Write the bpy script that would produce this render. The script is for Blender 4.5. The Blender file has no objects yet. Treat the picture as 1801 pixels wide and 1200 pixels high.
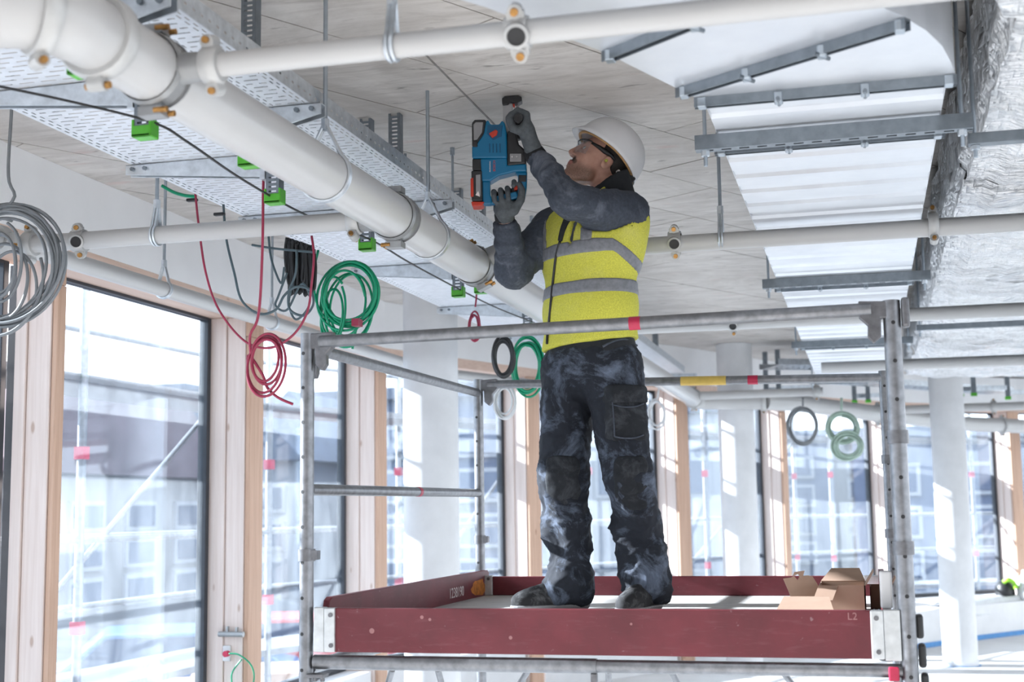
import bpy, bmesh, math, random
import numpy as np
from mathutils import Vector, Matrix, noise
random.seed(7)
SC = bpy.context.scene
COL = SC.collection
PI = math.pi

# ------------------------------------------------------------------ camera
FPX = 2358.67                                   # focal length for the 1801 px wide frame
YAW, PITCH, ROLL = -0.255847, 0.125165, -0.0147532
EYE = np.array([0.0, 0.0, 1.6])
def _axes():
    f = np.array([math.sin(YAW)*math.cos(PITCH), math.cos(YAW)*math.cos(PITCH), math.sin(PITCH)])
    r = np.array([math.cos(YAW), -math.sin(YAW), 0.0])
    u = np.cross(r, f)
    c, s = math.cos(ROLL), math.sin(ROLL)
    return c*r+s*u, -s*r+c*u, f
RIGHT, UP, FWD = _axes()
cam_data = bpy.data.cameras.new('camera')
cam = bpy.data.objects.new('camera', cam_data); COL.objects.link(cam)
cam.matrix_world = Matrix(((RIGHT[0], UP[0], -FWD[0], EYE[0]), (RIGHT[1], UP[1], -FWD[1], EYE[1]),
                           (RIGHT[2], UP[2], -FWD[2], EYE[2]), (0, 0, 0, 1)))
cam_data.sensor_width = 36.0; cam_data.sensor_fit = 'HORIZONTAL'
cam_data.lens = FPX*36.0/1801.0
cam_data.clip_start = 0.05; cam_data.clip_end = 600
cam_data.dof.use_dof = True; cam_data.dof.focus_distance = 5.25; cam_data.dof.aperture_fstop = 3.2
SC.camera = cam
def at(px, py, x=None, y=None, z=None):
    """the point of the place seen at a picture position, on the plane x=, y= or z="""
    r = RIGHT*((px-900.5)/FPX) - UP*((py-600.0)/FPX) + FWD
    t = (x-EYE[0])/r[0] if x is not None else (y-EYE[1])/r[1] if y is not None else (z-EYE[2])/r[2]
    p = EYE + t*r
    return (float(p[0]), float(p[1]), float(p[2]))

# ------------------------------------------------------------------ light
world = bpy.data.worlds.new('sky'); SC.world = world
world.use_nodes = True
wn = world.node_tree.nodes; wn.clear()
wo = wn.new('ShaderNodeOutputWorld'); wb = wn.new('ShaderNodeBackground')
wb.inputs['Color'].default_value = (0.86, 0.93, 1.0, 1); wb.inputs['Strength'].default_value = 1.5
world.node_tree.links.new(wb.outputs[0], wo.inputs[0])
SUN_TRAVEL = Vector((1.0, 0.03, -0.385)).normalized()      # low winter sun straight through the long facade
sun_data = bpy.data.lights.new('sun', 'SUN'); sun_data.energy = 8.0; sun_data.angle = math.radians(0.6)
sun_data.color = (1.0, 0.975, 0.95)
sun = bpy.data.objects.new('sun', sun_data); COL.objects.link(sun)
sun.rotation_euler = SUN_TRAVEL.to_track_quat('-Z', 'Y').to_euler(); sun.location = (-12, 6, 8)
SC.view_settings.view_transform = 'Standard'; SC.view_settings.look = 'None'
SC.view_settings.gamma = 1.0; SC.view_settings.use_curve_mapping = False
SC.view_settings.exposure = 1.6
SC.cycles.use_denoising = True
SC.cycles.max_bounces = 8; SC.cycles.diffuse_bounces = 5; SC.cycles.glossy_bounces = 4
SC.cycles.transparent_max_bounces = 12; SC.cycles.transmission_bounces = 6
SC.cycles.sample_clamp_indirect = 6.0
SC.cycles.caustics_reflective = False; SC.cycles.caustics_refractive = False

# ------------------------------------------------------------------ mesh building
class MB:
    def __init__(s): s.v = []; s.f = []
    def add(s, vs, fs):
        b = len(s.v); s.v += [tuple(map(float, p)) for p in vs]; s.f += [tuple(i+b for i in f) for f in fs]; return s
    def box(s, c, d, R=None):
        vs = []
        for k in range(8):
            p = Vector(((k & 1)-.5, ((k >> 1) & 1)-.5, ((k >> 2) & 1)-.5)); p = Vector((p.x*d[0], p.y*d[1], p.z*d[2]))
            if R is not None: p = R @ p
            vs.append((c[0]+p.x, c[1]+p.y, c[2]+p.z))
        return s.add(vs, [(0, 2, 3, 1), (4, 5, 7, 6), (0, 1, 5, 4), (2, 6, 7, 3), (0, 4, 6, 2), (1, 3, 7, 5)])
    def bar(s, a, b, w, h, up=(0, 0, 1)):
        """square bar from a to b, w across, h along up"""
        a = Vector(a); b = Vector(b); t = (b-a); L = t.length; t.normalize(); u = Vector(up); n = t.cross(u).normalized(); u = n.cross(t)
        R = Matrix((t, n, u)).transposed()
        return s.box((a+b)/2, (L, w, h), R)
    def cyl(s, a, b, r0, r1=None, n=14, cap=True):
        r1 = r0 if r1 is None else r1
        a = Vector(a); b = Vector(b); t = (b-a).normalized()
        e = t.orthogonal().normalized(); g = t.cross(e)
        vs = []
        for k in range(n):
            c, q = math.cos(2*PI*k/n), math.sin(2*PI*k/n); d = e*c+g*q
            vs += [a+d*r0, b+d*r1]
        fs = [(2*k, 2*((k+1) % n), 2*((k+1) % n)+1, 2*k+1) for k in range(n)]
        if cap: fs += [tuple(2*k for k in range(n))[::-1], tuple(2*k+1 for k in range(n))]
        return s.add(vs, fs)
    def tube(s, pts, r, n=8, closed=False, cap=True):
        P = [Vector(p) for p in pts]; m = len(P)
        rs = r if isinstance(r, (list, tuple)) else [r]*m
        T = []
        for i in range(m):
            a = P[(i-1) % m] if (closed or i > 0) else P[i]; b = P[(i+1) % m] if (closed or i < m-1) else P[i]
            t = b-a
            T.append(t.normalized() if t.length > 1e-9 else Vector((0, 0, 1)))
        e = T[0].orthogonal().normalized(); vs = []
        for i in range(m):
            e = e-T[i]*e.dot(T[i]); e = e.normalized() if e.length > 1e-6 else T[i].orthogonal().normalized()
            g = T[i].cross(e)
            for k in range(n): vs.append(P[i]+(e*math.cos(2*PI*k/n)+g*math.sin(2*PI*k/n))*rs[i])
        fs = []
        for i in range(m if closed else m-1):
            j = (i+1) % m
            for k in range(n): fs.append((i*n+k, i*n+(k+1) % n, j*n+(k+1) % n, j*n+k))
        if cap and not closed: fs += [tuple(range(n))[::-1], tuple((m-1)*n+k for k in range(n))]
        return s.add(vs, fs)
    def lathe(s, prof, o, axis, n=20, cap=True):
        """prof: (distance along axis, radius)"""
        o = Vector(o); t = Vector(axis).normalized(); e = t.orthogonal().normalized(); g = t.cross(e); vs = []; m = len(prof)
        for h, r in prof:
            for k in range(n): vs.append(o+t*h+(e*math.cos(2*PI*k/n)+g*math.sin(2*PI*k/n))*r)
        fs = [(i*n+k, i*n+(k+1) % n, (i+1)*n+(k+1) % n, (i+1)*n+k) for i in range(m-1) for k in range(n)]
        if cap: fs += [tuple(range(n))[::-1], tuple((m-1)*n+k for k in range(n))]
        return s.add(vs, fs)
    def prism(s, poly, o, ex, ey, ez, t0, t1):
        """2D polygon in the plane o+ex,ey pushed along ez from t0 to t1"""
        o = Vector(o); ex = Vector(ex); ey = Vector(ey); ez = Vector(ez); n = len(poly)
        vs = [o+ex*p[0]+ey*p[1]+ez*t0 for p in poly]+[o+ex*p[0]+ey*p[1]+ez*t1 for p in poly]
        fs = [tuple(range(n))[::-1], tuple(range(n, 2*n))]+[(k, (k+1) % n, n+(k+1) % n, n+k) for k in range(n)]
        return s.add(vs, fs)
    def quad(s, a, b, c, d): return s.add([a, b, c, d], [(0, 1, 2, 3)])
    def mesh(s, name, off=(0, 0, 0)):
        me = bpy.data.meshes.new(name); o = off
        me.from_pydata([(p[0]-o[0], p[1]-o[1], p[2]-o[2]) for p in s.v], [], s.f); me.validate(); me.update(); return me
    def build(s, name, mat, parent=None, smooth=False, bev=0.0, solid=0.0, fix=True):
        org = worldloc(parent) if parent is not None else (0, 0, 0)
        base = org
        if parent is None and s.v:                         # its own origin at its base
            A = np.array(s.v); base = (float((A[:, 0].min()+A[:, 0].max())/2), float((A[:, 1].min()+A[:, 1].max())/2), float(A[:, 2].min()))
        me = s.mesh(name, base)
        if fix:
            bm = bmesh.new(); bm.from_mesh(me); bmesh.ops.recalc_face_normals(bm, faces=bm.faces); bm.to_mesh(me); bm.free()
        o = bpy.data.objects.new(name, me); COL.objects.link(o)
        if parent is None: o.location = base; LOC[o.name] = base
        else: o.parent = parent; LOC[o.name] = org
        if mat is not None: me.materials.append(mat)
        if smooth:
            me.shade_smooth()
            if smooth != 'all': sharp(me, 40)
        if bev:
            b = o.modifiers.new('edge', 'BEVEL'); b.width = bev; b.segments = 2; b.limit_method = 'ANGLE'; b.angle_limit = 0.6
        if solid:
            m = o.modifiers.new('thick', 'SOLIDIFY'); m.thickness = solid; m.offset = 0
        return o
LOC = {}
def worldloc(o): return LOC[o.name]
def sharp(me, deg):
    bm = bmesh.new(); bm.from_mesh(me); lim = math.radians(deg)
    for e in bm.edges:
        if len(e.link_faces) == 2 and e.calc_face_angle(0) > lim: e.smooth = False
    bm.to_mesh(me); bm.free()
def tag(o, label, cat, group=None, kind=None):
    o['label'] = label; o['category'] = cat
    if group: o['group'] = group
    if kind: o['kind'] = kind
    return o
def thing(name, label, cat, loc, group=None):
    o = bpy.data.objects.new(name, None); COL.objects.link(o); o.location = loc; LOC[o.name] = tuple(loc); o.empty_display_size = .1
    return tag(o, label, cat, group)
def struct(o, label=None):
    o['kind'] = 'structure'
    if label: o['label'] = label
    return o
def sempty(name, loc, label=None):
    o = bpy.data.objects.new(name, None); COL.objects.link(o); o.location = loc; LOC[o.name] = tuple(loc)
    return struct(o, label)
def copy_tree(o, parent=None, loc=None):
    c = o.copy(); COL.objects.link(c)
    if parent is not None: c.parent = parent
    if loc is not None: c.location = loc; LOC[c.name] = tuple(loc)
    for ch in list(o.children): copy_tree(ch, c)
    return c
def box_obj(name, c, d, mat, parent=None, bev=0.0, R=None): return MB().box(c, d, R).build(name, mat, parent, bev=bev)

# ------------------------------------------------------------------ materials
MATS = {}
def nodes_of(name):
    m = bpy.data.materials.new(name); m.use_nodes = True; nt = m.node_tree; b = nt.nodes['Principled BSDF']; MATS[name] = m
    return m, nt, b
def coords(nt, scale=(1, 1, 1), rot=(0, 0, 0), kind='Object'):
    tc = nt.nodes.new('ShaderNodeTexCoord'); mp = nt.nodes.new('ShaderNodeMapping')
    mp.inputs['Scale'].default_value = scale; mp.inputs['Rotation'].default_value = rot
    nt.links.new(tc.outputs[kind], mp.inputs['Vector']); return mp.outputs[0]
def nz(nt, vec, scale, detail=4, rough=.55, dist=0.0):
    n = nt.nodes.new('ShaderNodeTexNoise'); n.inputs['Scale'].default_value = scale; n.inputs['Detail'].default_value = detail
    n.inputs['Roughness'].default_value = rough; n.inputs['Distortion'].default_value = dist; nt.links.new(vec, n.inputs['Vector']); return n.outputs['Fac']
def ramp(nt, fac, stops):
    r = nt.nodes.new('ShaderNodeValToRGB'); el = r.color_ramp.elements
    while len(el) < len(stops): el.new(.5)
    for e, (p, c) in zip(el, stops): e.position = p; e.color = (*c, 1) if len(c) == 3 else c
    nt.links.new(fac, r.inputs[0]); return r.outputs[0]
def mixc(nt, fac, a, b, mode='MIX'):
    m = nt.nodes.new('ShaderNodeMix'); m.data_type = 'RGBA'; m.blend_type = mode
    for sock, val in ((m.inputs[0], fac), (m.inputs[6], a), (m.inputs[7], b)):
        if isinstance(val, (int, float)): sock.default_value = val
        elif isinstance(val, tuple): sock.default_value = (*val, 1)
        else: nt.links.new(val, sock)
    return m.outputs[2]
def bump(nt, b, fac, strength=.3, dist=.01):
    n = nt.nodes.new('ShaderNodeBump'); n.inputs['Strength'].default_value = strength; n.inputs['Distance'].default_value = dist
    nt.links.new(fac, n.inputs['Height']); nt.links.new(n.outputs[0], b.inputs['Normal'])
def plain(name, col, rough=.5, metal=0.0, var=.12, scale=18, bmp=0.0, spec=None):
    m, nt, b = nodes_of(name); v = coords(nt); f = nz(nt, v, scale)
    lo = tuple(max(0, c*(1-var)) for c in col); hi = tuple(min(1, c*(1+var)) for c in col)
    nt.links.new(ramp(nt, f, [(.3, lo), (.7, hi)]), b.inputs['Base Color'])
    b.inputs['Roughness'].default_value = rough; b.inputs['Metallic'].default_value = metal
    if spec is not None: b.inputs['Specular IOR Level'].default_value = spec
    if bmp: bump(nt, b, f, bmp, .004)
    return m
def wood(name, lo, hi, axis='z', fine=1.0):
    m, nt, b = nodes_of(name)
    sc = {'z': (38, 38, 1.6), 'x': (1.6, 38, 38), 'y': (38, 1.6, 38)}[axis]
    v = coords(nt, sc); g = nz(nt, v, 1.2*fine, 5, .6, .4); g2 = nz(nt, coords(nt, tuple(c*.18 for c in sc)), 1.5, 3)
    c = ramp(nt, g, [(.3, lo), (.72, hi)])
    c = mixc(nt, ramp(nt, g2, [(.35, (0, 0, 0)), (.75, (.35, .35, .35))]), c, tuple(x*.86 for x in lo))
    kn = nt.nodes.new('ShaderNodeTexVoronoi'); kn.inputs['Scale'].default_value = 1.0
    nt.links.new(coords(nt, {'z': (7, 7, 2.6), 'x': (2.6, 7, 7), 'y': (7, 2.6, 7)}[axis]), kn.inputs['Vector'])
    c = mixc(nt, ramp(nt, kn.outputs['Distance'], [(.05, (.65, .65, .65)), (.09, (0, 0, 0))]), c, (lo[0]*.55, lo[1]*.4, lo[2]*.3))
    nt.links.new(c, b.inputs['Base Color']); b.inputs['Roughness'].default_value = .62; bump(nt, b, g, .12, .002)
    return m
# cast concrete of the ceiling: streaks along the shutter boards, darker brown patches, dark scuffs
m, nt, b = nodes_of('ceiling_concrete')
v = coords(nt, (1, 1, 1), (0, 0, math.radians(-59)), 'Generated')
tc = nt.nodes.new('ShaderNodeTexCoord'); gp = nt.nodes.new('ShaderNodeNewGeometry')
mp = nt.nodes.new('ShaderNodeMapping'); mp.inputs['Rotation'].default_value = (0, 0, math.radians(20)); mp.inputs['Scale'].default_value = (1.2, 5.5, 1)
nt.links.new(gp.outputs['Position'], mp.inputs['Vector'])
st = nz(nt, mp.outputs[0], 2.0, 8, .72, 1.2)
pa = nz(nt, gp.outputs['Position'], 1.3, 6, .7, .8)
mp2 = nt.nodes.new('ShaderNodeMapping'); mp2.inputs['Rotation'].default_value = (0, 0, math.radians(20)); mp2.inputs['Scale'].default_value = (3.2, 9, 1)
nt.links.new(gp.outputs['Position'], mp2.inputs['Vector']); sp = nz(nt, mp2.outputs[0], 2.1, 3, .5)
c = ramp(nt, st, [(.28, (.42, .39, .365)), (.50, (.63, .595, .565)), (.75, (.75, .72, .69))])
c = mixc(nt, ramp(nt, pa, [(.40, (0, 0, 0)), (.70, (.75, .75, .75))]), c, (.42, .385, .355))
c = mixc(nt, ramp(nt, sp, [(.66, (0, 0, 0)), (.74, (.75, .75, .75))]), c, (.22, .20, .185))
rd = nz(nt, mp2.outputs[0], .9, 2)
c = mixc(nt, ramp(nt, rd, [(.66, (0, 0, 0)), (.8, (.35, .35, .35))]), c, (.62, .36, .33))
nt.links.new(c, b.inputs['Base Color']); b.inputs['Roughness'].default_value = .8; bump(nt, b, st, .25, .004)

plain('joint_dark', (.26, .245, .235), .9, var=.2)
plain('white_plaster', (.88, .88, .89), .85, var=.03, scale=3)
plain('column_concrete', (.74, .745, .76), .75, var=.06, scale=5, bmp=.05)
plain('floor_screed', (.74, .74, .74), .7, var=.08, scale=1.4)
plain('parapet_white', (.76, .765, .78), .8, var=.05, scale=4)
wood('pale_timber', (.70, .575, .52), (.82, .71, .66))
wood('orange_timber', (.53, .33, .23), (.68, .46, .34))
wood('header_timber', (.66, .47, .38), (.78, .60, .50), 'y')
plain('frame_dark', (.035, .04, .05), .45, .2)
plain('pipe_white', (.54, .537, .535), .28, var=.02, scale=4)
plain('fitting_grey', (.52, .52, .515), .42, .25, var=.08)
plain('fitting_dark', (.34, .345, .35), .45, .5, var=.12)
plain('rubber_black', (.02, .02, .022), .5)
plain('bronze_bolt', (.42, .22, .07), .4, .75, var=.35, scale=60)
plain('galvanised', (.62, .66, .70), .38, .85, var=.16, scale=26)
plain('galvanised_dark', (.22, .25, .28), .42, .8, var=.14, scale=26)
plain('tray_steel', (.80, .83, .88), .5, .45, var=.06, scale=20)
plain('zinc_rod', (.40, .45, .50), .35, .85, var=.15)
plain('green_plastic', (.10, .48, .04), .35, var=.08)
plain('tube_steel', (.235, .24, .255), .40, .8, var=.22, scale=30, bmp=.05)
plain('tube_steel_dark', (.17, .17, .18), .42, .75, var=.2, scale=40)
plain('aluminium', (.60, .62, .63), .45, .6, var=.12, scale=30)
plain('red_tape', (.50, .02, .07), .4)
plain('yellow_tape', (.75, .52, .12), .5)
plain('deck_ply', (.60, .58, .56), .7, var=.12, scale=9)
plain('cardboard', (.46, .31, .23), .85, var=.06, scale=12)
plain('cable_grey', (.20, .215, .23), .45)
plain('cable_black', (.018, .018, .02), .4)
plain('cable_slate', (.07, .11, .13), .4)
plain('cable_red', (.34, .03, .075), .4)
plain('cable_green', (.0, .30, .15), .4)
plain('cable_white', (.72, .73, .74), .4)
plain('cable_paleg', (.38, .50, .42), .4)
plain('lettering_white', (.78, .70, .70), .6); plain('faded_mark', (.34, .16, .16), .6)
plain('rust_orange', (.50, .17, .03), .7, var=.4, scale=40)
plain('blue_tape', (.05, .24, .55), .5)
plain('film_white', (.78, .80, .82), .35, var=.05)
plain('plastic_black', (.02, .021, .023), .45, var=.2)
plain('safety_green', (.35, .75, .05), .5)
# painted plywood of the toe boards: dusty, scratched
for nm, base in (('toe_board_red', (.125, .014, .022)),):
    m, nt, b = nodes_of(nm); v = coords(nt)
    d = nz(nt, v, 3.0, 6, .65); s1 = nz(nt, coords(nt, (2, 2, 14)), 6, 5, .7); s2 = nz(nt, coords(nt), 46, 3)
    c = ramp(nt, d, [(.3, tuple(x*.72 for x in base)), (.7, tuple(x*1.35 for x in base))])
    c = mixc(nt, ramp(nt, s1, [(.55, (0, 0, 0)), (.85, (.40, .40, .40))]), c, (.24, .10, .115))
    c = mixc(nt, ramp(nt, s2, [(.70, (0, 0, 0)), (.76, (.5, .5, .5))]), c, (.34, .24, .25))
    nt.links.new(c, b.inputs['Base Color']); b.inputs['Roughness'].default_value = .5
# folded duct sheet
m, nt, b = nodes_of('duct_sheet'); v = coords(nt, (1, 1, 1)); f = nz(nt, v, 3.2, 5, .6)
nt.links.new(ramp(nt, f, [(.3, (.70, .72, .76)), (.7, (.82, .84, .87))]), b.inputs['Base Color'])
nt.links.new(ramp(nt, f, [(.3, (.34, .34, .34)), (.7, (.5, .5, .5))]), b.inputs['Roughness']); b.inputs['Metallic'].default_value = .72
bump(nt, b, nz(nt, coords(nt, (1, 4, 1)), 2.5, 3), .08, .01)
# crumpled foil lagging
m, nt, b = nodes_of('foil'); v = coords(nt, (1, 2.2, 1)); f = nz(nt, v, 26, 7, .75, 1.2); f2 = nz(nt, coords(nt, (1, 1.5, 1)), 5, 4, .6, .5)
b.inputs['Base Color'].default_value = (.76, .77, .79, 1); b.inputs['Metallic'].default_value = 1.0; b.inputs['Roughness'].default_value = .22
vo = nt.nodes.new('ShaderNodeTexVoronoi'); vo.inputs['Scale'].default_value = 17; vo.distance = 'MINKOWSKI'; nt.links.new(coords(nt, (1, 1.7, 1)), vo.inputs['Vector'])
nt.links.new(ramp(nt, f2, [(.3, (.78, .79, .81)), (.7, (.93, .94, .95))]), b.inputs['Base Color'])
a0 = nt.nodes.new('ShaderNodeMath'); a0.operation = 'MULTIPLY_ADD'; nt.links.new(vo.outputs['Distance'], a0.inputs[0]); a0.inputs[1].default_value = .6; nt.links.new(f, a0.inputs[2]); f = a0.outputs[0]
ad = nt.nodes.new('ShaderNodeMath'); ad.operation = 'ADD'; nt.links.new(f, ad.inputs[0]); nt.links.new(f2, ad.inputs[1]); bump(nt, b, ad.outputs[0], .75, .022)
# glazing with a patchy translucent film added as a pale veil of haze
m, nt, b = nodes_of('glazing'); nt.nodes.remove(b); out = nt.nodes['Material Output']
tr = nt.nodes.new('ShaderNodeBsdfTransparent'); tr.inputs[0].default_value = (.90, .95, 1.0, 1)
tl = nt.nodes.new('ShaderNodeBsdfTranslucent'); tl.inputs[0].default_value = (.80, .90, 1.0, 1)
gl = nt.nodes.new('ShaderNodeBsdfGlossy'); gl.inputs['Roughness'].default_value = .02; gl.inputs[0].default_value = (.9, .95, 1, 1)
mx = nt.nodes.new('ShaderNodeMixShader'); mx2 = nt.nodes.new('ShaderNodeMixShader')
du = nz(nt, coords(nt, (1, 1, .35)), 3.0, 5, .65, 1.0)
dr = ramp(nt, du, [(.3, (.015, .015, .015)), (.75, (.06, .06, .06))])
nt.links.new(dr, mx.inputs[0]); nt.links.new(tr.outputs[0], mx.inputs[1]); nt.links.new(tl.outputs[0], mx.inputs[2])
mx2.inputs[0].default_value = .05; nt.links.new(mx.outputs[0], mx2.inputs[1]); nt.links.new(gl.outputs[0], mx2.inputs[2])
nt.links.new(mx2.outputs[0], out.inputs[0])
G = MATS
# ------------------------------------------------------------------ the room
ZC = 3.239                                                  # ceiling underside
ZHEAD = 2.79                                               # window heads
FP = [(-3.6, -9.0), (-3.6, 3.32), (-3.6, 5.48), (-3.6, 7.62), (-3.6, 9.835), (-2.865, 11.874), (-1.752, 13.736), (-.876, 15.722),
      (.367, 17.501), (1.983, 18.948), (3.95, 19.9), (6.2, 20.5)]   # inner edge of the curved facade
FP = [Vector((a, b, 0)) for a, b in FP]
def seg(i):
    t = (FP[i+1]-FP[i]).normalized(); n = Vector((-t.y, t.x, 0)); return FP[i], FP[i+1], t, n
def clip(poly, a, t):                                      # keep what lies on the inner side of a line
    n = Vector((t.y, -t.x, 0)); out = []
    for k in range(len(poly)):
        p, q = poly[k], poly[(k+1) % len(poly)]; dp, dq = (p-a).dot(n), (q-a).dot(n)
        if dp >= 0: out.append(p)
        if dp*dq < 0: out.append(p+(q-p)*(dp/(dp-dq)))
    return out
HULL = [0, 4, 5, 6, 8, 9, 10]
def inside_facade(poly, off=.3):
    for a, b in zip(HULL, HULL[1:]):
        t = (FP[b]-FP[a]).normalized(); n = Vector((-t.y, t.x, 0)); poly = clip(poly, FP[a]+n*off, t)
        if len(poly) < 3: return []
    return poly
big = [Vector((-5, -9, 0)), Vector((9, -9, 0)), Vector((9, 22, 0)), Vector((-5, 22, 0))]
outline = inside_facade(big)
def slab(name, z0, z1, mat, poly=outline):
    mb = MB(); mb.prism([(p.x, p.y) for p in poly], (0, 0, 0), (1, 0, 0), (0, 1, 0), (0, 0, 1), z0, z1); return struct(mb.build(name, mat))
floor = slab('floor', -.25, 0, G['floor_screed'])
ceiling = slab('ceiling', ZC+.008, ZC+.3, G['joint_dark'])
ca, sa = math.cos(math.radians(59)), math.sin(math.radians(59))
n_panel = 0
for i in range(-12, 34):
    for j in range(-8, 16):
        w, L = .5, 1.5; o = (i % 3)*.5
        u0, v0 = j*L+o, i*w+.13
        pts = [(u0, v0), (u0+L-.007, v0), (u0+L-.007, v0+w-.007), (u0, v0+w-.007)]
        poly = [Vector((u*ca-v_*sa, u*sa+v_*ca, 0)) for u, v_ in pts]
        c = sum(poly, Vector())/4
        if not (-4.6 < c.x < 3.2 and 1.2 < c.y < 17): continue
        if c.x < -1.47 and c.y < 9:                         # straight shutter joint over the main pipe
            pass
        poly = inside_facade(poly)
        if len(poly) < 3: continue
        mb = MB(); dz = random.uniform(-.0012, .0012)
        mb.prism([(p.x, p.y) for p in poly], (0, 0, 0), (1, 0, 0), (0, 1, 0), (0, 0, 1), ZC+dz, ZC+.012)
        mb.build('ceiling_panel', G['ceiling_concrete'], ceiling); n_panel += 1
mb = MB(); mb.box((-1.472, 4.95, ZC-.0012), (.007, 1.2, .004)); mb.build('ceiling_joint', G['joint_dark'], ceiling)

def facade_box(i, s0, s1, o0, o1, z0, z1):                  # box along segment i: s along, o outward
    a, b, t, n = seg(i); L = (b-a).length; s1 = L+s1 if s1 <= 0 else s1
    p = [a+t*s0+n*o0, a+t*s1+n*o0, a+t*s1+n*o1, a+t*s0+n*o1]
    return MB().prism([(q.x, q.y) for q in p], (0, 0, 0), (1, 0, 0), (0, 1, 0), (0, 0, 1), z0, z1)
wl = struct(facade_box(0, 0, 18.835, 0, .3, 2.872, ZC-.001).build('wall_left', G['white_plaster']))
tn = 1
o = MB().box((-3.74, .4175, 2.831), (.28, 18.83, .08)).build('trim_1', G['header_timber']); struct(o)
for i in range(4, 11):
    struct(facade_box(i, 0, 0, 0, .3, 2.872, ZC-.001).build('wall_back', G['white_plaster']))
    tn += 1; struct(facade_box(i, 0, 0, 0, .28, 2.791, 2.871).build('trim_%d' % tn, G['header_timber']))
for i in range(0, 10):
    struct(facade_box(i, 0 if i < 5 and i else (.07 if i else 9), -.215 if i < 9 else 0, .04, .3, 0, .42).build('wall_sill', G['parapet_white']))
struct(MB().box((2.6, -9.1, ZC/2), (13, .2, ZC-.002)).build('wall_rear_unseen', G['white_plaster']))  # unseen wall added to cut flat sky light from behind the camera
for y in (-6.9, -4.7, -2.6, -.4, 1.3): struct(MB().box((-3.75, y, 1.605), (.28, .3, 2.36)).build('wall_pier_unseen', G['white_plaster']))  # unseen piers added in place of further posts, to block some sun
WN = 0
def window(i, s0, s1):
    global WN; WN += 1
    a, b, t, n = seg(i); L = (b-a).length; s1 = L+s1 if s1 <= 0 else s1
    w = sempty('window_%d' % WN, tuple(a+t*s0+n*.26+Vector((0, 0, .42))))
    f = .042
    facade_box(i, s0, s0+f, .24, .30, .42, ZHEAD).build('frame_stile', G['frame_dark'], w, bev=.004)
    facade_box(i, s1-f, s1-.0001, .24, .30, .42, ZHEAD).build('frame_stile', G['frame_dark'], w, bev=.004)
    facade_box(i, s0+f, s1-f, .24, .30, ZHEAD-.016, ZHEAD).build('frame_head', G['frame_dark'], w)
    facade_box(i, s0+f, s1-f, .24, .30, .42, .47).build('frame_sill', G['frame_dark'], w)
    facade_box(i, s0+f, s1-f, .264, .276, .47, ZHEAD-.016).build('glass_pane', G['glazing'], w)
for i in range(1, 10): window(i, .0, {6: -.14, 1: -.085}.get(i, -.21))
def post(i, label, wide=.21, deep=.28):
    """timber post at the end of facade segment i"""
    a, b, t, n = seg(i); r = thing('timber_post', label, 'post', tuple(b), 'timber posts along the glazed facade')
    L = (b-a).length
    facade_box(i, L-wide, L, .14, deep, 0, ZHEAD).build('outer_board', G['pale_timber'], r, bev=.004)
    facade_box(i, L-wide+.012, L, .018, .138, 0, ZHEAD-.0005).build('inner_board', G['pale_timber'], r, bev=.004)
    facade_box(i, L-wide+.02, L, -.012, .016, 0, ZHEAD-.12).build('cover_board', G['orange_timber'], r, bev=.004)
    facade_box(i, L-wide+.012, L, -.010, .016, ZHEAD-.118, ZHEAD-.0005).build('head_board', G['orange_timber'], r, bev=.004)
    return r
post(1, 'pale timber facade post behind the big grey cable coil', .085, .20)
p2 = post(2, 'pale timber facade post with a metal conduit and red plug low on its side')
post(3, 'pale timber facade post seen just beyond the end guardrail of the red scaffold')
post(4, 'pale timber facade post directly behind the white coil, beside the worker\'s legs')
post(5, 'framed timber facade post between the cargo pocket and a round column')
post(6, 'narrow sunlit timber facade post behind the hanging grey coil', .14)
post(7, 'timber facade post partly hidden by the tall steel scaffold post')
post(8, 'timber facade post above the black bag and green strap')
# far low bench wall with film and blue tape line at its foot
bw = [at(1625, 1141, z=0), at(1720, 1126, z=0), at(1801, 1116, z=0), at(1900, 1104, z=0)]
bw = [Vector(p) for p in bw]; tt = (bw[2]-bw[0]).normalized(); bw[0] -= tt*1.0; nn = Vector((-tt.y, tt.x, 0))
def strip(o0, o1, z0, z1):
    mb = MB(); pts = [p+nn*o0 for p in bw]+[p+nn*o1 for p in bw[::-1]]
    return mb.prism([(p.x, p.y) for p in pts], (0, 0, 0), (1, 0, 0), (0, 1, 0), (0, 0, 1), z0, z1)
struct(strip(0, .42, 0, .40).build('wall_bench', G['parapet_white']))
struct(strip(-.012, -.001, .0, .055).build('trim_20', G['blue_tape']))

# round columns
def column(x, y, r, label):
    mb = MB(); mb.lathe([(0.001, r+.004), (.03, r+.004), (.031, r), (ZC-.003, r)], (x, y, 0), (0, 0, 1), 40)
    return tag(mb.build('round_column', G['column_concrete'], smooth=True), label, 'column', 'round concrete columns')
column(-2.79, 8.50, .183, 'thick round concrete column between the end guardrail and the worker')
column(-1.25, 13.7, .18, 'round concrete column between the worker and the cardboard boxes')
ca_ = column(.82, 14.30, .168, 'round concrete column beyond the tall scaffold post, its foot on the floor')

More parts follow.
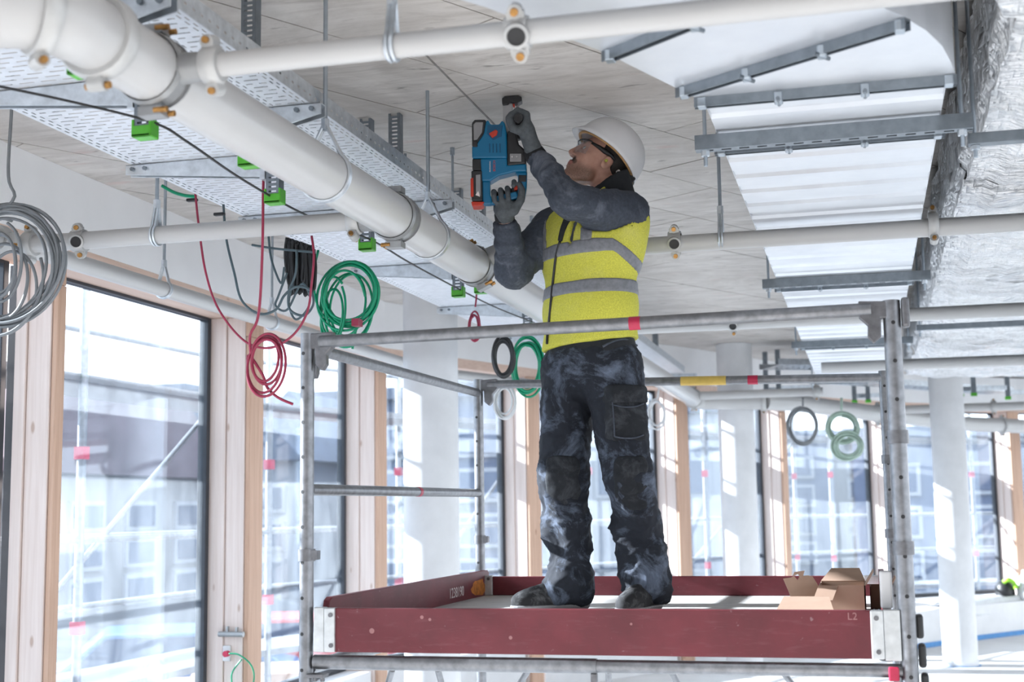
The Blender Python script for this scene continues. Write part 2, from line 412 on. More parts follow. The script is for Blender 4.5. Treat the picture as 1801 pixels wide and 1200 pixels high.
# ------------------------------------------------------------------ white pipework
ZP = 2.65
def coupling(root, c, axis, r, w=.05, lug=(0, 0, 1), mat='fitting_grey', bolts=True):
    """grooved coupling: ring housing with two bolted lugs"""
    c = Vector(c); ax = Vector(axis).normalized(); lg = Vector(lug).normalized(); sd = ax.cross(lg)
    mb = MB(); mb.lathe([(-w/2, r*.98), (-w/2, r+.012), (-w*.28, r+.018), (w*.28, r+.018), (w/2, r+.012), (w/2, r*.98)], c, ax, 24, cap=False)
    for s in (-1, 1):
        q = c+lg*s*(r+.026); mb.cyl(q-sd*.020, q+sd*.020, .017, n=12); mb.bar(c+lg*s*r*.8, q, w*.7, .034, up=sd)
    o = mb.build('coupling', G[mat], root, smooth=True)
    if bolts:
        for s in (-1, 1):
            q = c+lg*s*(r+.03)
            MB().cyl(q-sd*.029, q+sd*.031, .0085, n=8).build('bolt', G['bronze_bolt'], o, smooth=True)
    return o
def clamp_tee(root, c, axis, r, out, r2, mat='fitting_dark'):
    """saddle clamp round a large pipe, with a branch outlet"""
    c = Vector(c); ax = Vector(axis).normalized(); ot = Vector(out).normalized(); up = ax.cross(ot)
    mb = MB(); w = r2*2.6
    mb.lathe([(-w*.32, r*.99), (-w*.32, r+.01), (-w*.5, r+.004), (w*.5, r+.004), (w*.32, r+.01), (w*.32, r*.99)], c, ax, 28, cap=False)
    for s in (-1, 1):
        q = c+up*s*(r+.022); mb.bar(q-ot*.03, q+ot*.03, w*.55, .022, up=up); mb.bar(c+up*s*r*.8, q, w*.5, .04, up=ot)
    mb.cyl(c+ot*r*.8, c+ot*(r+.05), r2*1.35, r2*1.2, n=20)
    o = mb.build('saddle_clamp', G[mat], root, smooth=True)
    for s in (-1, 1):
        for a in (-1, 1):
            q = c+up*s*(r+.022)+ax*a*w*.24; MB().cyl(q+ot*.012, q+ot*.046, .0075, n=8).build('bolt', G['bronze_bolt'], o, smooth=True)
    coupling(root, c+ot*(r+.075), ot, r2, .045, up+ax*.3)
    return o
def outlet(root, c, axis, r, out):
    """drilled outlet saddle on a branch pipe: oval plate with a hole and two bolts"""
    c = Vector(c); ax = Vector(axis).normalized(); ot = Vector(out).normalized(); up = ax.cross(ot)
    mb = MB(); mb.lathe([(-.026, r*.98), (-.026, r+.008), (.026, r+.008), (.026, r*.98)], c, ax, 22, cap=False)
    for s in (-1, 1):
        q = c+up*s*(r+.020); mb.cyl(q-ot*.016, q+ot*.018, .017, n=12); mb.bar(c+up*s*r*.7, q, .04, .03, up=ot)
    mb.lathe([(r*.6, .030), (r+.016, .028), (r+.018, .021), (r+.004, .0205)], c, ot, 20, cap=False)
    o = mb.build('outlet_saddle', G['fitting_grey'], root, smooth=True)
    MB().cyl(c+ot*(r+.004), c+ot*(r+.0135), .0205, n=18).build('outlet_hole', G['rubber_black'], o)
    for s in (-1, 1):
        q = c+up*s*(r+.021); MB().cyl(q-ot*.026, q+ot*.027, .0095, n=8).build('bolt', G['bronze_bolt'], o, smooth=True)
    return o
def pipe_mesh(root, pts, r, name='pipe', mat='pipe_white', n=32):
    return MB().tube(pts, r, n).build(name, G[mat], root, smooth=True)
def elbow_pts(c, d0, d1, R, k=10):
    """arc from direction d0 to d1 round a corner at c"""
    c = Vector(c); d0 = Vector(d0).normalized(); d1 = Vector(d1).normalized(); out = []
    ctr = c-d0*R+d1*R
    for i in range(k+1):
        a = PI/2*i/k; out.append(ctr-d1*R*math.cos(a)+d0*R*math.sin(a))
    return out
XM, RM, Y0 = -1.6, .079, 2.31
main = thing('main_pipe', 'large white main pipe with a bolted elbow running diagonally under the cable trays', 'pipe', (XM, Y0, ZP))
pipe_mesh(main, [(-3.3, Y0, ZP), (XM-.125, Y0, ZP)], RM, 'pipe')
pipe_mesh(main, elbow_pts((XM, Y0, ZP), (1, 0, 0), (0, 1, 0), .13), RM+.006, 'elbow', 'pipe_white')
for xx in (XM-.18, ): pass
MB().lathe([(-.03, RM+.010), (-.02, RM+.014), (.02, RM+.014), (.03, RM+.010)], (XM-.208, Y0, ZP), (1, 0, 0), 28, cap=False).build('steel_band', G['galvanised'], main, smooth=True)
coupling(main, (XM-.155, Y0, ZP), (1, 0, 0), RM, .052, (0, 0, 1))
coupling(main, (XM-.26, Y0, ZP), (1, 0, 0), RM, .052, (0, 0, 1))
coupling(main, (XM-.025, Y0+.05, ZP), (.6, .8, 0), RM+.004, .04, (0, 0, 1))
pipe_mesh(main, [(XM, Y0+.125, ZP), (XM, 13.15, ZP)], RM, 'pipe')
coupling(main, (XM, Y0+.23, ZP), (0, 1, 0), RM, .045, (0, 0, 1))
clamp_tee(main, (XM, 2.78, ZP), (0, 1, 0), RM, (1, 0, 0), .029)
clamp_tee(main, (XM, 4.48, ZP), (0, 1, 0), RM, (-1, 0, 0), .034)
clamp_tee(main, (XM, 5.50, ZP), (0, 1, 0), RM, (1, 0, .45), .036)
clamp_tee(main, (XM, 7.75, ZP), (0, 1, 0), RM, (1, 0, 0), .036)
pipe_mesh(main, [(XM, 13.14, ZP), (XM, 13.25, ZP-.005), (XM+.08, 13.33, ZP-.01), (-.95, 13.36, ZP-.03)], RM+.004, 'elbow')
coupling(main, (XM, 13.1, ZP), (0, 1, 0), RM, .05)
coupling(main, (-.95, 13.36, ZP-.03), (1, .1, 0), RM, .05)

def hanger(c, r, axis, label, top=ZC, drop=.09, group='threaded rod hangers'):
    """threaded rod with a pear-shaped band round a pipe"""
    c = Vector(c); ax = Vector(axis).normalized(); sd = ax.cross(Vector((0, 0, 1))).normalized()
    h = thing('pipe_hanger', label, 'hanger', tuple(c), group); pts = []
    for k in range(25):
        a = -PI*.78+2*PI*.78*k/24; pts.append(c+sd*math.sin(a)*(r+.004)-Vector((0, 0, 1))*math.cos(a)*(r+.004))
    pts = [c+Vector((0, 0, r+drop))]+pts+[c+Vector((0, 0, r+drop))]
    mb = MB()
    for s in (-1, 1): mb.tube([p+ax*s*.006 for p in pts], .0055, 6)
    mb.build('band', G['galvanised'], h, smooth=True)
    MB().cyl(c+Vector((0, 0, r+drop-.025)), (c.x, c.y, top-.0005), .0075, n=8).build('rod', G['zinc_rod'], h, smooth=True)
    MB().cyl(c+Vector((0, 0, r+drop-.02)), c+Vector((0, 0, r+drop+.012)), .014, n=6).build('nut', G['galvanised'], h)
    return h
def branch(name, label, y, x0, x1, r, z=ZP, extra=()):
    p = thing(name, label, 'pipe', (x0, y, z)); pipe_mesh(p, [(x0, y, z), (x1, y, z)], r); return p
b1 = branch('branch_pipe', 'nearest thin white branch pipe crossing above the drill with a bolted outlet', 2.78, XM+RM+.06, 1.6, .0285)
outlet(b1, at(911, 58, y=2.78)[:1]+(2.78, ZP), (1, 0, 0), .0285, (.12, -.85, -.5))
b2 = branch('branch_pipe', 'thin white branch pipe ending at the facade pipe behind the grey coil', 4.48, -3.12, XM-RM-.06, .034)
outlet(b2, (at(140, 420, y=4.48)[0], 4.48, ZP), (1, 0, 0), .034, (.25, -.85, -.25))
coupling(b2, (-3.10, 4.48, ZP), (1, 0, 0), .034, .045, (0, 0, 1))
b3 = branch('branch_pipe', 'white branch pipe passing behind the worker\'s raised shoulder', 5.50, XM+RM+.085, 2.6, .036, 2.69)
outlet(b3, (at(1187, 420, y=5.5)[0], 5.5, 2.70), (1, 0, 0), .036, (.05, -.9, -.35))
mb = MB(); q = at(1641, 390, y=5.5); coupling(b3, (q[0], 5.5, 2.70), (1, 0, 0), .036, .04, (0, .25, 1))
b4 = branch('branch_pipe', 'white branch pipe level with the top guardrail of the scaffold', 7.75, XM+RM+.06, 3.2, .038)
outlet(b4, (at(1290, 572, y=7.75)[0], 7.75, ZP), (1, 0, 0), .036, (0, -.85, -.45))
b5 = branch('branch_pipe', 'white branch pipe crossing below the foil duct, second beyond the tall scaffold post', 10.55, -.3, 3.8, .042)
hanger((at(690, 78, y=2.78)[0], 2.78, ZP), .0285, (1, 0, 0), 'rod hanger holding the nearest branch pipe, left of the outlet')
hanger((at(275, 408, y=4.48)[0], 4.48, ZP), .034, (1, 0, 0), 'rod hanger on the branch pipe beside the grey coil')
hanger((at(1268, 408, y=5.5)[0], 5.5, 2.70), .036, (1, 0, 0), 'rod hanger on the branch pipe behind the helmet')
hanger((XM, 3.83, ZP), RM, (0, 1, 0), 'rod hanger looped round the main pipe between nearest and second branch pipe')
hanger((XM, 4.86, ZP), RM, (0, 1, 0), 'double steel band hanger on the main pipe near the lower clamp')
fpipe = thing('facade_pipe', 'white pipe running along the window heads under the white ceiling edge', 'pipe', (-3.15, 4.4, ZP))
pipe_mesh(fpipe, [(-3.15, 4.25, ZP), (-3.15, 9.7, ZP), (-3.05, 9.95, ZP), (-2.62, 11.1, ZP)], .037)
coupling(fpipe, (-3.15, 4.36, ZP), (0, 1, 0), .037, .05, (1, 0, 0))
hanger((-3.15, at(288, 500, x=-3.15)[1], ZP), .037, (0, 1, 0), 'rod hanger on the facade pipe over the first full window')
hanger((-3.15, at(478, 560, x=-3.15)[1], ZP), .037, (0, 1, 0), 'rod hanger on the facade pipe above the magenta cable coil')
# far pipework
f1 = thing('far_pipe', 'far thick white pipe following the curved window heads', 'pipe', (-.9, 13.4, 2.6))
pipe_mesh(f1, [(-.93, 13.36, 2.62), (-.7, 13.55, 2.615), (.15, 15.0, 2.57), (1.05, 16.55, 2.53), (2.3, 17.7, 2.5), (4.2, 18.7, 2.47)], .085)
for c_, a_ in (((.15, 15.0, 2.57), (.5, .86, 0)), ((1.05, 16.55, 2.53), (.6, .75, 0)), ((1.6, 17.05, 2.515), (.73, .68, 0))): coupling(f1, c_, a_, .085, .06, (0, 0, 1))
f2 = branch('far_pipe', 'far thin white pipe leaving the end of the main pipe', 12.9, XM+.09, -.36, .04, 2.66)
coupling(f2, (-.42, 12.9, 2.66), (1, 0, 0), .04, .07)
f3 = branch('far_pipe', 'far thin white pipe beyond the tall scaffold post, under foil duct end', 15.2, .25, 4.2, .045, 2.62)
coupling(f3, (1.35, 15.2, 2.62), (1, 0, 0), .045, .06)

# ------------------------------------------------------------------ cable trays
ZT = 2.86
def sheet(mb, x0, x1, y0, y1, z, f=None):
    g = f or (lambda x, y: (x, y, z))
    mb.quad(g(x0, y0), g(x1, y0), g(x1, y1), g(x0, y1))
def perforated(mb, x0, x1, y0, y1, z, f=None):
    """sheet with real slots: long cross slots in the middle, two rows of dashes along each edge"""
    e = min(.055, (x1-x0)*.28); a, b = x0+e, x1-e
    for (p, q) in ((x0, a), (b, x1)):                       # edge bands
        w = q-p; cuts = [p, p+w*.28, p+w*.40, p+w*.62, p+w*.74, q]
        for k in range(5):
            if k in (1, 3):
                y = y0+(.012 if k == 1 else .030)
                sheet(mb, cuts[k], cuts[k+1], y0, y, z, f)
                while y < y1-.05: sheet(mb, cuts[k], cuts[k+1], y+.026, y+.046, z, f); y += .046
                sheet(mb, cuts[k], cuts[k+1], y, y1, z, f)
            else: sheet(mb, cuts[k], cuts[k+1], y0, y1, z, f)
    y = y0; row = 0; n = max(1, int(round((b-a)/.066))); pw = (b-a)/n
    while y < y1-.034:
        sheet(mb, a, b, y, y+.026, z, f)
        x = a; off = (row % 2)*.5*pw
        ys, ye = y+.026, y+.034; cur = a
        for k in range(n+1):
            h0 = a+k*pw+off-.5*pw*(row % 2)*2+pw*.14; h1 = h0+pw*.68
            h0 = max(h0, a); h1 = min(h1, b)
            if h1-h0 < .012: continue
            if h0 > cur: sheet(mb, cur, h0, ys, ye, z, f)
            cur = h1
        if cur < b: sheet(mb, cur, b, ys, ye, z, f)
        y += .034; row += 1
    sheet(mb, a, b, y, y1, z, f)
def tray(label, x0, x1, y0, y1):
    r = thing('cable_tray', label, 'cable tray', ((x0+x1)/2, y0, ZT))
    mb = MB(); perforated(mb, x0, x1, y0, y1, ZT); mb.build('perforated_bottom', G['tray_steel'], r, solid=.0014, fix=False)
    for x, s in ((x0, 1), (x1, -1)):
        mb = MB(); g = lambda a, y: (x, y, ZT+a)
        sheet(mb, 0, .022, y0, y1, 0, g); y = y0
        while y < y1-.05: sheet(mb, .022, .03, y, y+.028, 0, g); sheet(mb, .022, .03, y+.04, y+.046, 0, g) if False else None; y += .044
        sheet(mb, .03, .06, y0, y1, 0, g); mb.quad((x, y0, ZT+.06), (x, y1, ZT+.06), (x+s*.012, y1, ZT+.06), (x+s*.012, y0, ZT+.06))
        mb.build('side_flange', G['galvanised'], r, solid=.0014, fix=False)
    return r
tray('wide perforated steel cable tray on the window side of the main pipe', -2.52, -2.05, 2.3, 12.2)
tray('narrow perforated steel cable tray on the ceiling side of the main pipe', -1.764, -1.615, 2.3, 12.6)
def bracket(x, y, side, reach, label):
    """slotted hanging post with tapered cantilever arm and green end cap"""
    r = thing('tray_bracket', label, 'bracket', (x, y, ZC-.01), 'hanging tray brackets with green caps')
    mb = MB(); w, d, z0 = .048, .04, 2.705; yf = y-d/2
    for a, b in ((x-w/2, x-w*.3), (x+w*.3, x+w/2)): mb.quad((a, yf, z0), (b, yf, z0), (b, yf, ZC-.001), (a, yf, ZC-.001))
    z = z0
    while z < ZC-.02: mb.quad((x-w*.3, yf, z), (x+w*.3, yf, z), (x+w*.3, yf, z+.010), (x-w*.3, yf, z+.010)); z += .0165
    for s in (-1, 1): mb.quad((x+s*w/2, yf, z0), (x+s*w/2, yf+d, z0), (x+s*w/2, yf+d, ZC-.001), (x+s*w/2, yf, ZC-.001))
    mb.build('slotted_post', G['galvanised_dark'], r, solid=.002, fix=False)
    mb = MB(); mb.box((x, y-d*.5-.001, z0-.012), (w+.012, .010, .034)); mb.box((x, y+d*.5+.001, z0-.012), (w+.012, .010, .034))
    mb.box((x, y, z0-.024), (w+.012, d+.012, .010))
    for s in (-1, 1): mb.box((x+s*(w/2+.003), y, z0-.002), (.008, d+.01, .052))
    mb.build('end_cap', G['green_plastic'], r, bev=.003)
    a = x+side*(w/2+.004); b = a+side*reach; t = .004
    mb = MB()
    poly = [(a, ZT-.002), (b, ZT-.002), (b, ZT-.038), (a, ZT-.088)]
    for yy in (y-.02, y+.02-t): mb.prism(poly, (0, yy, 0), (1, 0, 0), (0, 0, 1), (0, 1, 0), 0, t)
    mb.prism([(a, ZT-.002), (b, ZT-.002), (b, ZT-.006), (a, ZT-.006)], (0, y-.02, 0), (1, 0, 0), (0, 0, 1), (0, 1, 0), 0, .04)
    mb.box((a+side*.01, y, ZT-.045), (.02, .046, .10))
    arm = mb.build('cantilever_arm', G['galvanised'], r, bev=.0015)
    for k in (0, 1): MB().cyl((b-side*(.03+.05*k), y-.03, ZT-.02), (b-side*(.03+.05*k), y-.019, ZT-.02), .008, n=6).build('bolt', G['galvanised_dark'], arm)
    return r
LY = [(3.37, 'first bracket of the wide tray, just behind the pipe elbow'), (4.25, 'second bracket of the wide tray, over the hanging magenta cable'),
      (5.155, 'third bracket of the wide tray, beside the lower pipe clamp'), (6.45, 'fourth bracket of the wide tray, left of the worker\'s bent elbow'),
      (7.9, 'fifth bracket of the wide tray, behind the red hanging loop'), (9.4, 'sixth and last bracket of the wide tray, seen above the guardrail')]
for y, lb in LY: bracket(-1.965, y, -1, .55, lb)
RY = [(2.83, 'first bracket of the narrow tray, green cap tucked behind the pipe elbow'), (3.76, 'second bracket of the narrow tray, beside the long rod hanger'),
      (5.12, 'third bracket of the narrow tray, green cap under the pipe clamp'), (6.38, 'fourth bracket of the narrow tray, behind the worker\'s elbow'), (7.8, 'fifth bracket of the narrow tray, behind the worker'), (9.3, 'sixth bracket of the narrow tray, behind the worker')]
for y, lb in RY: bracket(-1.825, y, 1, .22, lb)
def rod(x, y, z0, label, cat='threaded rod', r=.006, z1=ZC-.0005):
    mb = MB(); mb.cyl((x, y, z0), (x, y, z1), r, n=8); mb.cyl((x, y, z1-.035), (x, y, z1), .012, n=6); mb.cyl((x, y, z0+.005), (x, y, z0+.02), .012, n=6)
    return tag(mb.build('threaded_rod', G['zinc_rod'], smooth=True), label, cat, 'loose threaded rods')
q = at(796, 262, z=ZC); rod(q[0]+.005, q[1]-.02, ZT-.03, 'threaded rod at the arm end of the narrow tray, left of the drill')
q = at(935, 380, z=ZC); rod(q[0], q[1], ZC-.28, 'short threaded rod hanging between the worker\'s forearm and chest')
q = at(713, 270, z=ZC); mb = MB(); mb.cyl((q[0], q[1], ZC-.06), (q[0], q[1], ZC), .006, n=8); mb.cyl((q[0], q[1], ZC-.07), (q[0], q[1], ZC-.04), .015, n=8)
tag(mb.build('ceiling_anchor', G['galvanised_dark']), 'small steel ceiling anchor above the narrow tray, left of the drill', 'anchor')
# far trays and brackets under the ceiling beyond the foil duct
def far_tray(label, a, b, w):
    a, b = Vector(a), Vector(b); t = (b-a).normalized(); n = Vector((t.y, -t.x, 0)); r = thing('far_cable_tray', label, 'cable tray', tuple(a))
    mb = MB(); L = (b-a).length; k = 0
    while k*.12 < L-.12:
        p = a+t*k*.12; q_ = a+t*(k*.12+.10); mb.quad(p-n*w/2, q_-n*w/2, q_+n*w/2, p+n*w/2); k += 1
    for s in (-1, 1):
        mb.quad(a+n*s*w/2, b+n*s*w/2, b+n*s*w/2+Vector((0, 0, .06)), a+n*s*w/2+Vector((0, 0, .06)))
    for s in (-.3, 0, .3): mb.quad(a+n*(s-.06)*w, b+n*(s-.06)*w, b+n*(s+.06)*w, a+n*(s+.06)*w)
    mb.build('tray_sheet', G['galvanised'], r, solid=.002, fix=False); return r
far_tray('far steel cable tray crossing the ceiling behind the foil duct end', (-.9, 13.6, 2.98), (3.6, 15.8, 2.98), .5)
far_tray('far steel cable tray running beside the curved facade', (-.6, 14.3, 2.90), (1.6, 17.0, 2.90), .35)
far_tray('far steel cable tray over the last round column', (.9, 13.2, 2.84), (4.0, 16.4, 2.84), .4)
def far_bracket(p, label):
    r = thing('far_tray_bracket', label, 'bracket', (p[0], p[1], ZC), 'far hanging posts with green caps')
    MB().box((p[0], p[1], (2.78+ZC)/2), (.05, .045, ZC-2.78-.001)).build('post', G['galvanised_dark'], r)
    MB().box((p[0], p[1], 2.765), (.065, .06, .035)).build('end_cap', G['green_plastic'], r, bev=.003)
    MB().bar((p[0], p[1], 2.83), (p[0]+.35, p[1]+.22, 2.845), .04, .05).build('arm', G['galvanised'], r)
for px, py, z, lb in ((1348, 697, 2.765, 'far green capped post above the second round column'), (1370, 694, 2.765, 'far green capped post beside the one above the second round column'),
                      (1503, 707, 2.765, 'far green capped post over the pale green coils'), (1527, 706, 2.765, 'far green capped post just short of the scaffold post'),
                      (1692, 731, 2.765, 'far green capped post over the last round column'), (1715, 730, 2.765, 'far green capped post beside the last round column'),
                      (1775, 735, 2.765, 'far green capped post at the picture edge beyond foil duct'), (1155, 675, 2.765, 'far green capped post beside the worker\'s hip')):
    q = at(px, py, z=z)
    while q[1] > 16.5: q = tuple(EYE+(np.array(q)-EYE)*.9)
    far_bracket(q, lb)

# ------------------------------------------------------------------ sheet-metal duct
ZD = 2.75
duct = thing('sheet_duct', 'galvanised rectangular air duct with a curved bend above the helmet', 'duct', (-.07, 3.7, ZD))
XL, XR = -.40, .262
def rib_strip(y0, y1, name='duct_section'):
    """bottom sheet folded with shallow cross ribs, closed box above"""
    mb = MB(); ys = [y0]; zs = [ZD]; y = y0+.10
    while y < y1-.16:
        ys += [y, y+.018, y+.10, y+.118]; zs += [ZD, ZD+.010, ZD+.010, ZD]; y += .235
    ys.append(y1); zs.append(ZD)
    for k in range(len(ys)-1): mb.quad((XL, ys[k], zs[k]), (XR, ys[k], zs[k]), (XR, ys[k+1], zs[k+1]), (XL, ys[k+1], zs[k+1]))
    top = ZD+.36
    mb.quad((XL, y0, ZD), (XL, y1, ZD), (XL, y1, top), (XL, y0, top)); mb.quad((XR, y0, ZD), (XR, y1, ZD), (XR, y1, top), (XR, y0, top))
    mb.quad((XL, y0, top), (XR, y0, top), (XR, y1, top), (XL, y1, top))
    return mb.build(name, G['duct_sheet'], duct, fix=False, solid=.0012)
TY = [4.10, 6.88, 9.6, 12.5]; FY = [4.23, 7.12, 9.9, 12.8]
rib_strip(3.70, 4.23); prev = 4.23
for y in FY[1:]: rib_strip(prev+.004, y); prev = y
rib_strip(prev+.004, 13.1)
# the bend: duct swings round to the left, curved outer side
inner = [(-.42, 3.695), (-.459, 3.593), (-.60, 3.235), (-.80, 2.86), (-1.05, 2.5)]
outer = [(.281, 3.695), (.262, 3.58), (.235, 3.45), (.19, 3.32), (.136, 3.211), (.06, 3.09), (-.03, 2.96), (-.13, 2.8), (-.35, 2.45)]
poly = [Vector((a, b, 0)) for a, b in inner[1:]]+[Vector((a, b, 0)) for a, b in outer[4:][::-1]]
def plate(poly, name, h=.36):
    mb = MB(); n = len(poly); vs = [(p[0], p[1], ZD) for p in poly]+[(p[0], p[1], ZD+h) for p in poly]
    mb.add(vs, [tuple(range(n)), tuple(range(n, 2*n))]+[(k, (k+1) % n, n+(k+1) % n, n+k) for k in range(n)])
    return mb.build(name, G['duct_sheet'], duct)
plate(inner[1:]+outer[4:][::-1], 'duct_bend')
plate([inner[0]]+[inner[1]]+outer[:5][::-1], 'duct_wedge')
def flange(a, b, label=None, clips=(.33, .66)):
    a, b = Vector((a[0], a[1], ZD)), Vector((b[0], b[1], ZD)); t = (b-a).normalized(); n = Vector((-t.y, t.x, 0)); mb = MB()
    mb.bar(a-Vector((0, 0, .014)), b-Vector((0, 0, .014)), .004, .028); mb.bar(a+n*.022-Vector((0, 0, .014)), b+n*.022-Vector((0, 0, .014)), .004, .028)
    mb.bar(a+n*.011-Vector((0, 0, .004)), b+n*.011-Vector((0, 0, .004)), .022, .006)
    f = mb.build('joint_flange', G['galvanised_dark'], duct)
    for c in (0.03, .97): MB().box(a+(b-a)*c+n*.011-Vector((0, 0, .016)), (.024, .034, .028)).build('corner_piece', G['zinc_rod'], f, bev=.003)
    for c in clips:
        q_ = a+(b-a)*c+n*.011-Vector((0, 0, .02)); MB().box(q_, (.024, .036, .030)).build('clip', G['zinc_rod'], f, bev=.004)
        MB().cyl(q_-n*.035-Vector((0, 0, .01)), q_+n*.03-Vector((0, 0, .01)), .006, n=6).build('clip_screw', G['galvanised_dark'], f)
flange((-.424, 3.695), (.285, 3.695)); flange((-.462, 3.593), (.138, 3.211)); flange((-.60, 3.236), (-.10, 2.86), clips=(.5,))
for y in FY: flange((XL-.025, y), (XR+.02, y))
def trapeze(y, k, label):
    """slotted strut slung under the duct on two threaded rods"""
    x0, x1 = XL-.07, XR+.09; r = thing('strut_trapeze', label, 'strut', (x0, y, ZD-.05), 'strut channels slung under the duct')
    mb = MB(); zt, zb, w = ZD-.002, ZD-.047, .042
    for yy in (y-w/2, y+w/2): mb.quad((x0, yy, zb), (x1, yy, zb), (x1, yy, zt), (x0, yy, zt))
    x = x0
    for a, b in ((y-w/2, y-.007), (y+.007, y+w/2)): mb.quad((x0, a, zb), (x1, a, zb), (x1, b, zb), (x0, b, zb))
    while x < x1-.02: mb.quad((x, y-.007, zb), (x+.025, y-.007, zb), (x+.025, y+.007, zb), (x, y+.007, zb)); x += .055
    mb.build('slotted_channel', G['galvanised_dark'], r, solid=.002, fix=False)
    for x in (x0+.03, x1-.03):
        MB().cyl((x, y, zb-.05), (x, y, ZC-.001), .006, n=8).build('threaded_rod', G['zinc_rod'], r, smooth=True)
        MB().cyl((x, y, zb-.018), (x, y, zb), .014, n=6).build('nut', G['galvanised'], r)
for k, y in enumerate(TY): trapeze(y, k, ['nearest slotted strut under the duct, wide and dark above the helmet', 'second slotted strut under the duct, over the thick scaffold post', 'third slotted strut under the duct, between both scaffold guardrails', 'farthest slotted strut under the duct'][k])

# ------------------------------------------------------------------ foil-lagged duct
foil = thing('foil_duct', 'bulky silver foil lagged duct with crumpled seams', 'duct', (1.1, 3.3, ZD))
def crumple(p, a=1.0):
    v = Vector((p[0], p[1], p[2]))
    return a*(.022*noise.noise(v*5)+.014*noise.noise(v*13)+.008*abs(noise.noise(v*27)))
def foil_section(y0, y1, x0, x1, skew=0.0, name='foil_wrap', z0=ZD, z1=3.17):
    mb = MB(); ny = max(4, int((y1-y0)/.035)); nx = 30; nzs = 9; rows = []
    for j in range(ny+1):
        y = y0+(y1-y0)*j/ny; s = min(1, min(j, ny-j)/4.0); pinch = .018*(1-s); sk = skew*(1-j/ny)
        pr = [(x0+sk, z1-(z1-z0)*k/nzs) for k in range(nzs)]+[(x0+sk+(x1-x0)*k/nx, z0) for k in range(nx+1)]
        row = []
        for k, (x, z) in enumerate(pr):
            c = crumple((x, y, z)); dx = dz = 0
            if k < nzs: dx = -c+pinch
            else: dz = -c*1.2+pinch-.03*math.sin(PI*min(1, max(0, (k-nzs)/nx)))
            if abs(k-nzs) <= 1: dx += .02; dz += .02
            row.append((x+dx, y, z+dz))
        rows.append(row)
    m_ = len(rows[0]); mb.v = [p for r_ in rows for p in r_]
    mb.f = [(j*m_+k, j*m_+k+1, (j+1)*m_+k+1, (j+1)*m_+k) for j in range(ny) for k in range(m_-1)]
    o = mb.build(name, G['foil'], foil, smooth='all', fix=False); return o
cuts = [3.42, 4.18, 5.25, 6.35, 7.5, 8.7, 10.0, 11.4, 12.3, 13.1]
for a, b in zip(cuts, cuts[1:]): foil_section(a-.012, b+.012, .395+random.uniform(-.012, .012), 2.5, z0=ZD+.03)
foil_section(2.35, 3.45, .37, 2.5, skew=-.30, z0=ZD+.03)
def foil_strut(y, lb):
    x0 = .345; r = thing('foil_duct_strut', lb, 'strut', (x0, y, ZD-.09), 'struts under the foil duct')
    MB().box((x0+.9, y, ZD-.055), (1.8, .041, .035)).build('channel', G['galvanised_dark'], r, bev=.002)
    MB().cyl((x0+.02, y, ZD-.11), (x0+.02, y, ZC-.001), .006, n=8).build('threaded_rod', G['zinc_rod'], r, smooth=True)
    MB().cyl((x0+.02, y, ZD-.086), (x0+.02, y, ZD-.0735), .014, n=6).build('nut', G['galvanised'], r)
foil_strut(4.20, 'nearest dark strut under the foil duct'); foil_strut(8.72, 'dark strut under the foil duct behind the scaffold post')
# ------------------------------------------------------------------ scaffold tower
SX0, SX1, SY0, SY1, ZR, ZDK = -1.817, .096, 4.2, 6.28, 2.178, 1.203
sc = thing('scaffold_tower', 'galvanised mobile scaffold with dark red toe boards carrying the worker', 'scaffold', ((SX0+SX1)/2, (SY0+SY1)/2, 0))
def standard(x, y, top, r=.0235, holes_side=(0, -1)):
    p = MB().cyl((x, y, 0), (x, y, top), r, n=24).build('standard', G['tube_steel'], sc, smooth=True)
    mb = MB(); z = top-.07; hx, hy = holes_side
    while z > .9:
        c = Vector((x+hx*r, y+hy*r, z)); d = Vector((hx, hy, 0)); mb.cyl(c-d*.004, c+d*.0008, .0062, n=10); z -= .1165
    h = mb.build('punched_holes', G['rubber_black'], p); h['kind'] = 'stuff'
    for z in ((1.46,) if x < -1 else (1.80, 1.47)):
        mb = MB(); mb.lathe([(-.02, r), (-.02, r+.006), (.02, r+.006), (.02, r)], (x, y, z), (0, 0, 1), 20, cap=False); mb.box((x+.03*(1 if x < -1 else 0), y-.005, z), (.03, .03, .03))
        mb.build('locking_collar', G['tube_steel_dark'], p, smooth=True)
    return p
standard(SX0, SY0, 2.205, holes_side=(-.25, -.97)); standard(SX1, SY0, 2.215, .026, holes_side=(.1, -.99)); standard(SX0, SY1, 2.235, holes_side=(-.15, -.99)); standard(SX1, SY1, 2.2)
def rail(a, b, name, r=.0205, mat='tube_steel', tapes=()):
    o = MB().cyl(a, b, r, n=20).build(name, G[mat], sc, smooth=True); a, b = Vector(a), Vector(b); t = (b-a).normalized()
    for f0, f1, m_ in tapes:
        MB().cyl(a+(b-a)*f0, a+(b-a)*f1, r+.0012, n=20).build('tape_band', G[m_], o, smooth=True)
    return o
rail((SX0+.05, SY0-.01, ZR-.005), (SX1-.06, SY0-.01, ZR+.012), 'guardrail', .0205, 'tube_steel', ((.587, .607, 'red_tape'),))
rail((SX0+.05, SY1, ZR+.03), (SX1+.06, SY1, ZR-.01), 'guardrail', .0205, 'tube_steel', ((.49, .60, 'yellow_tape'), (.652, .676, 'red_tape')))
rail((SX0, SY0+.03, ZR-.02), (SX0, SY1-.02, ZR-.01), 'guardrail', .0205, 'tube_steel')
rail((SX0, SY0+.02, 1.677), (SX0, SY1-.02, 1.682), 'middle_rail', .0195, 'tube_steel', ((.55, .565, 'red_tape'),))
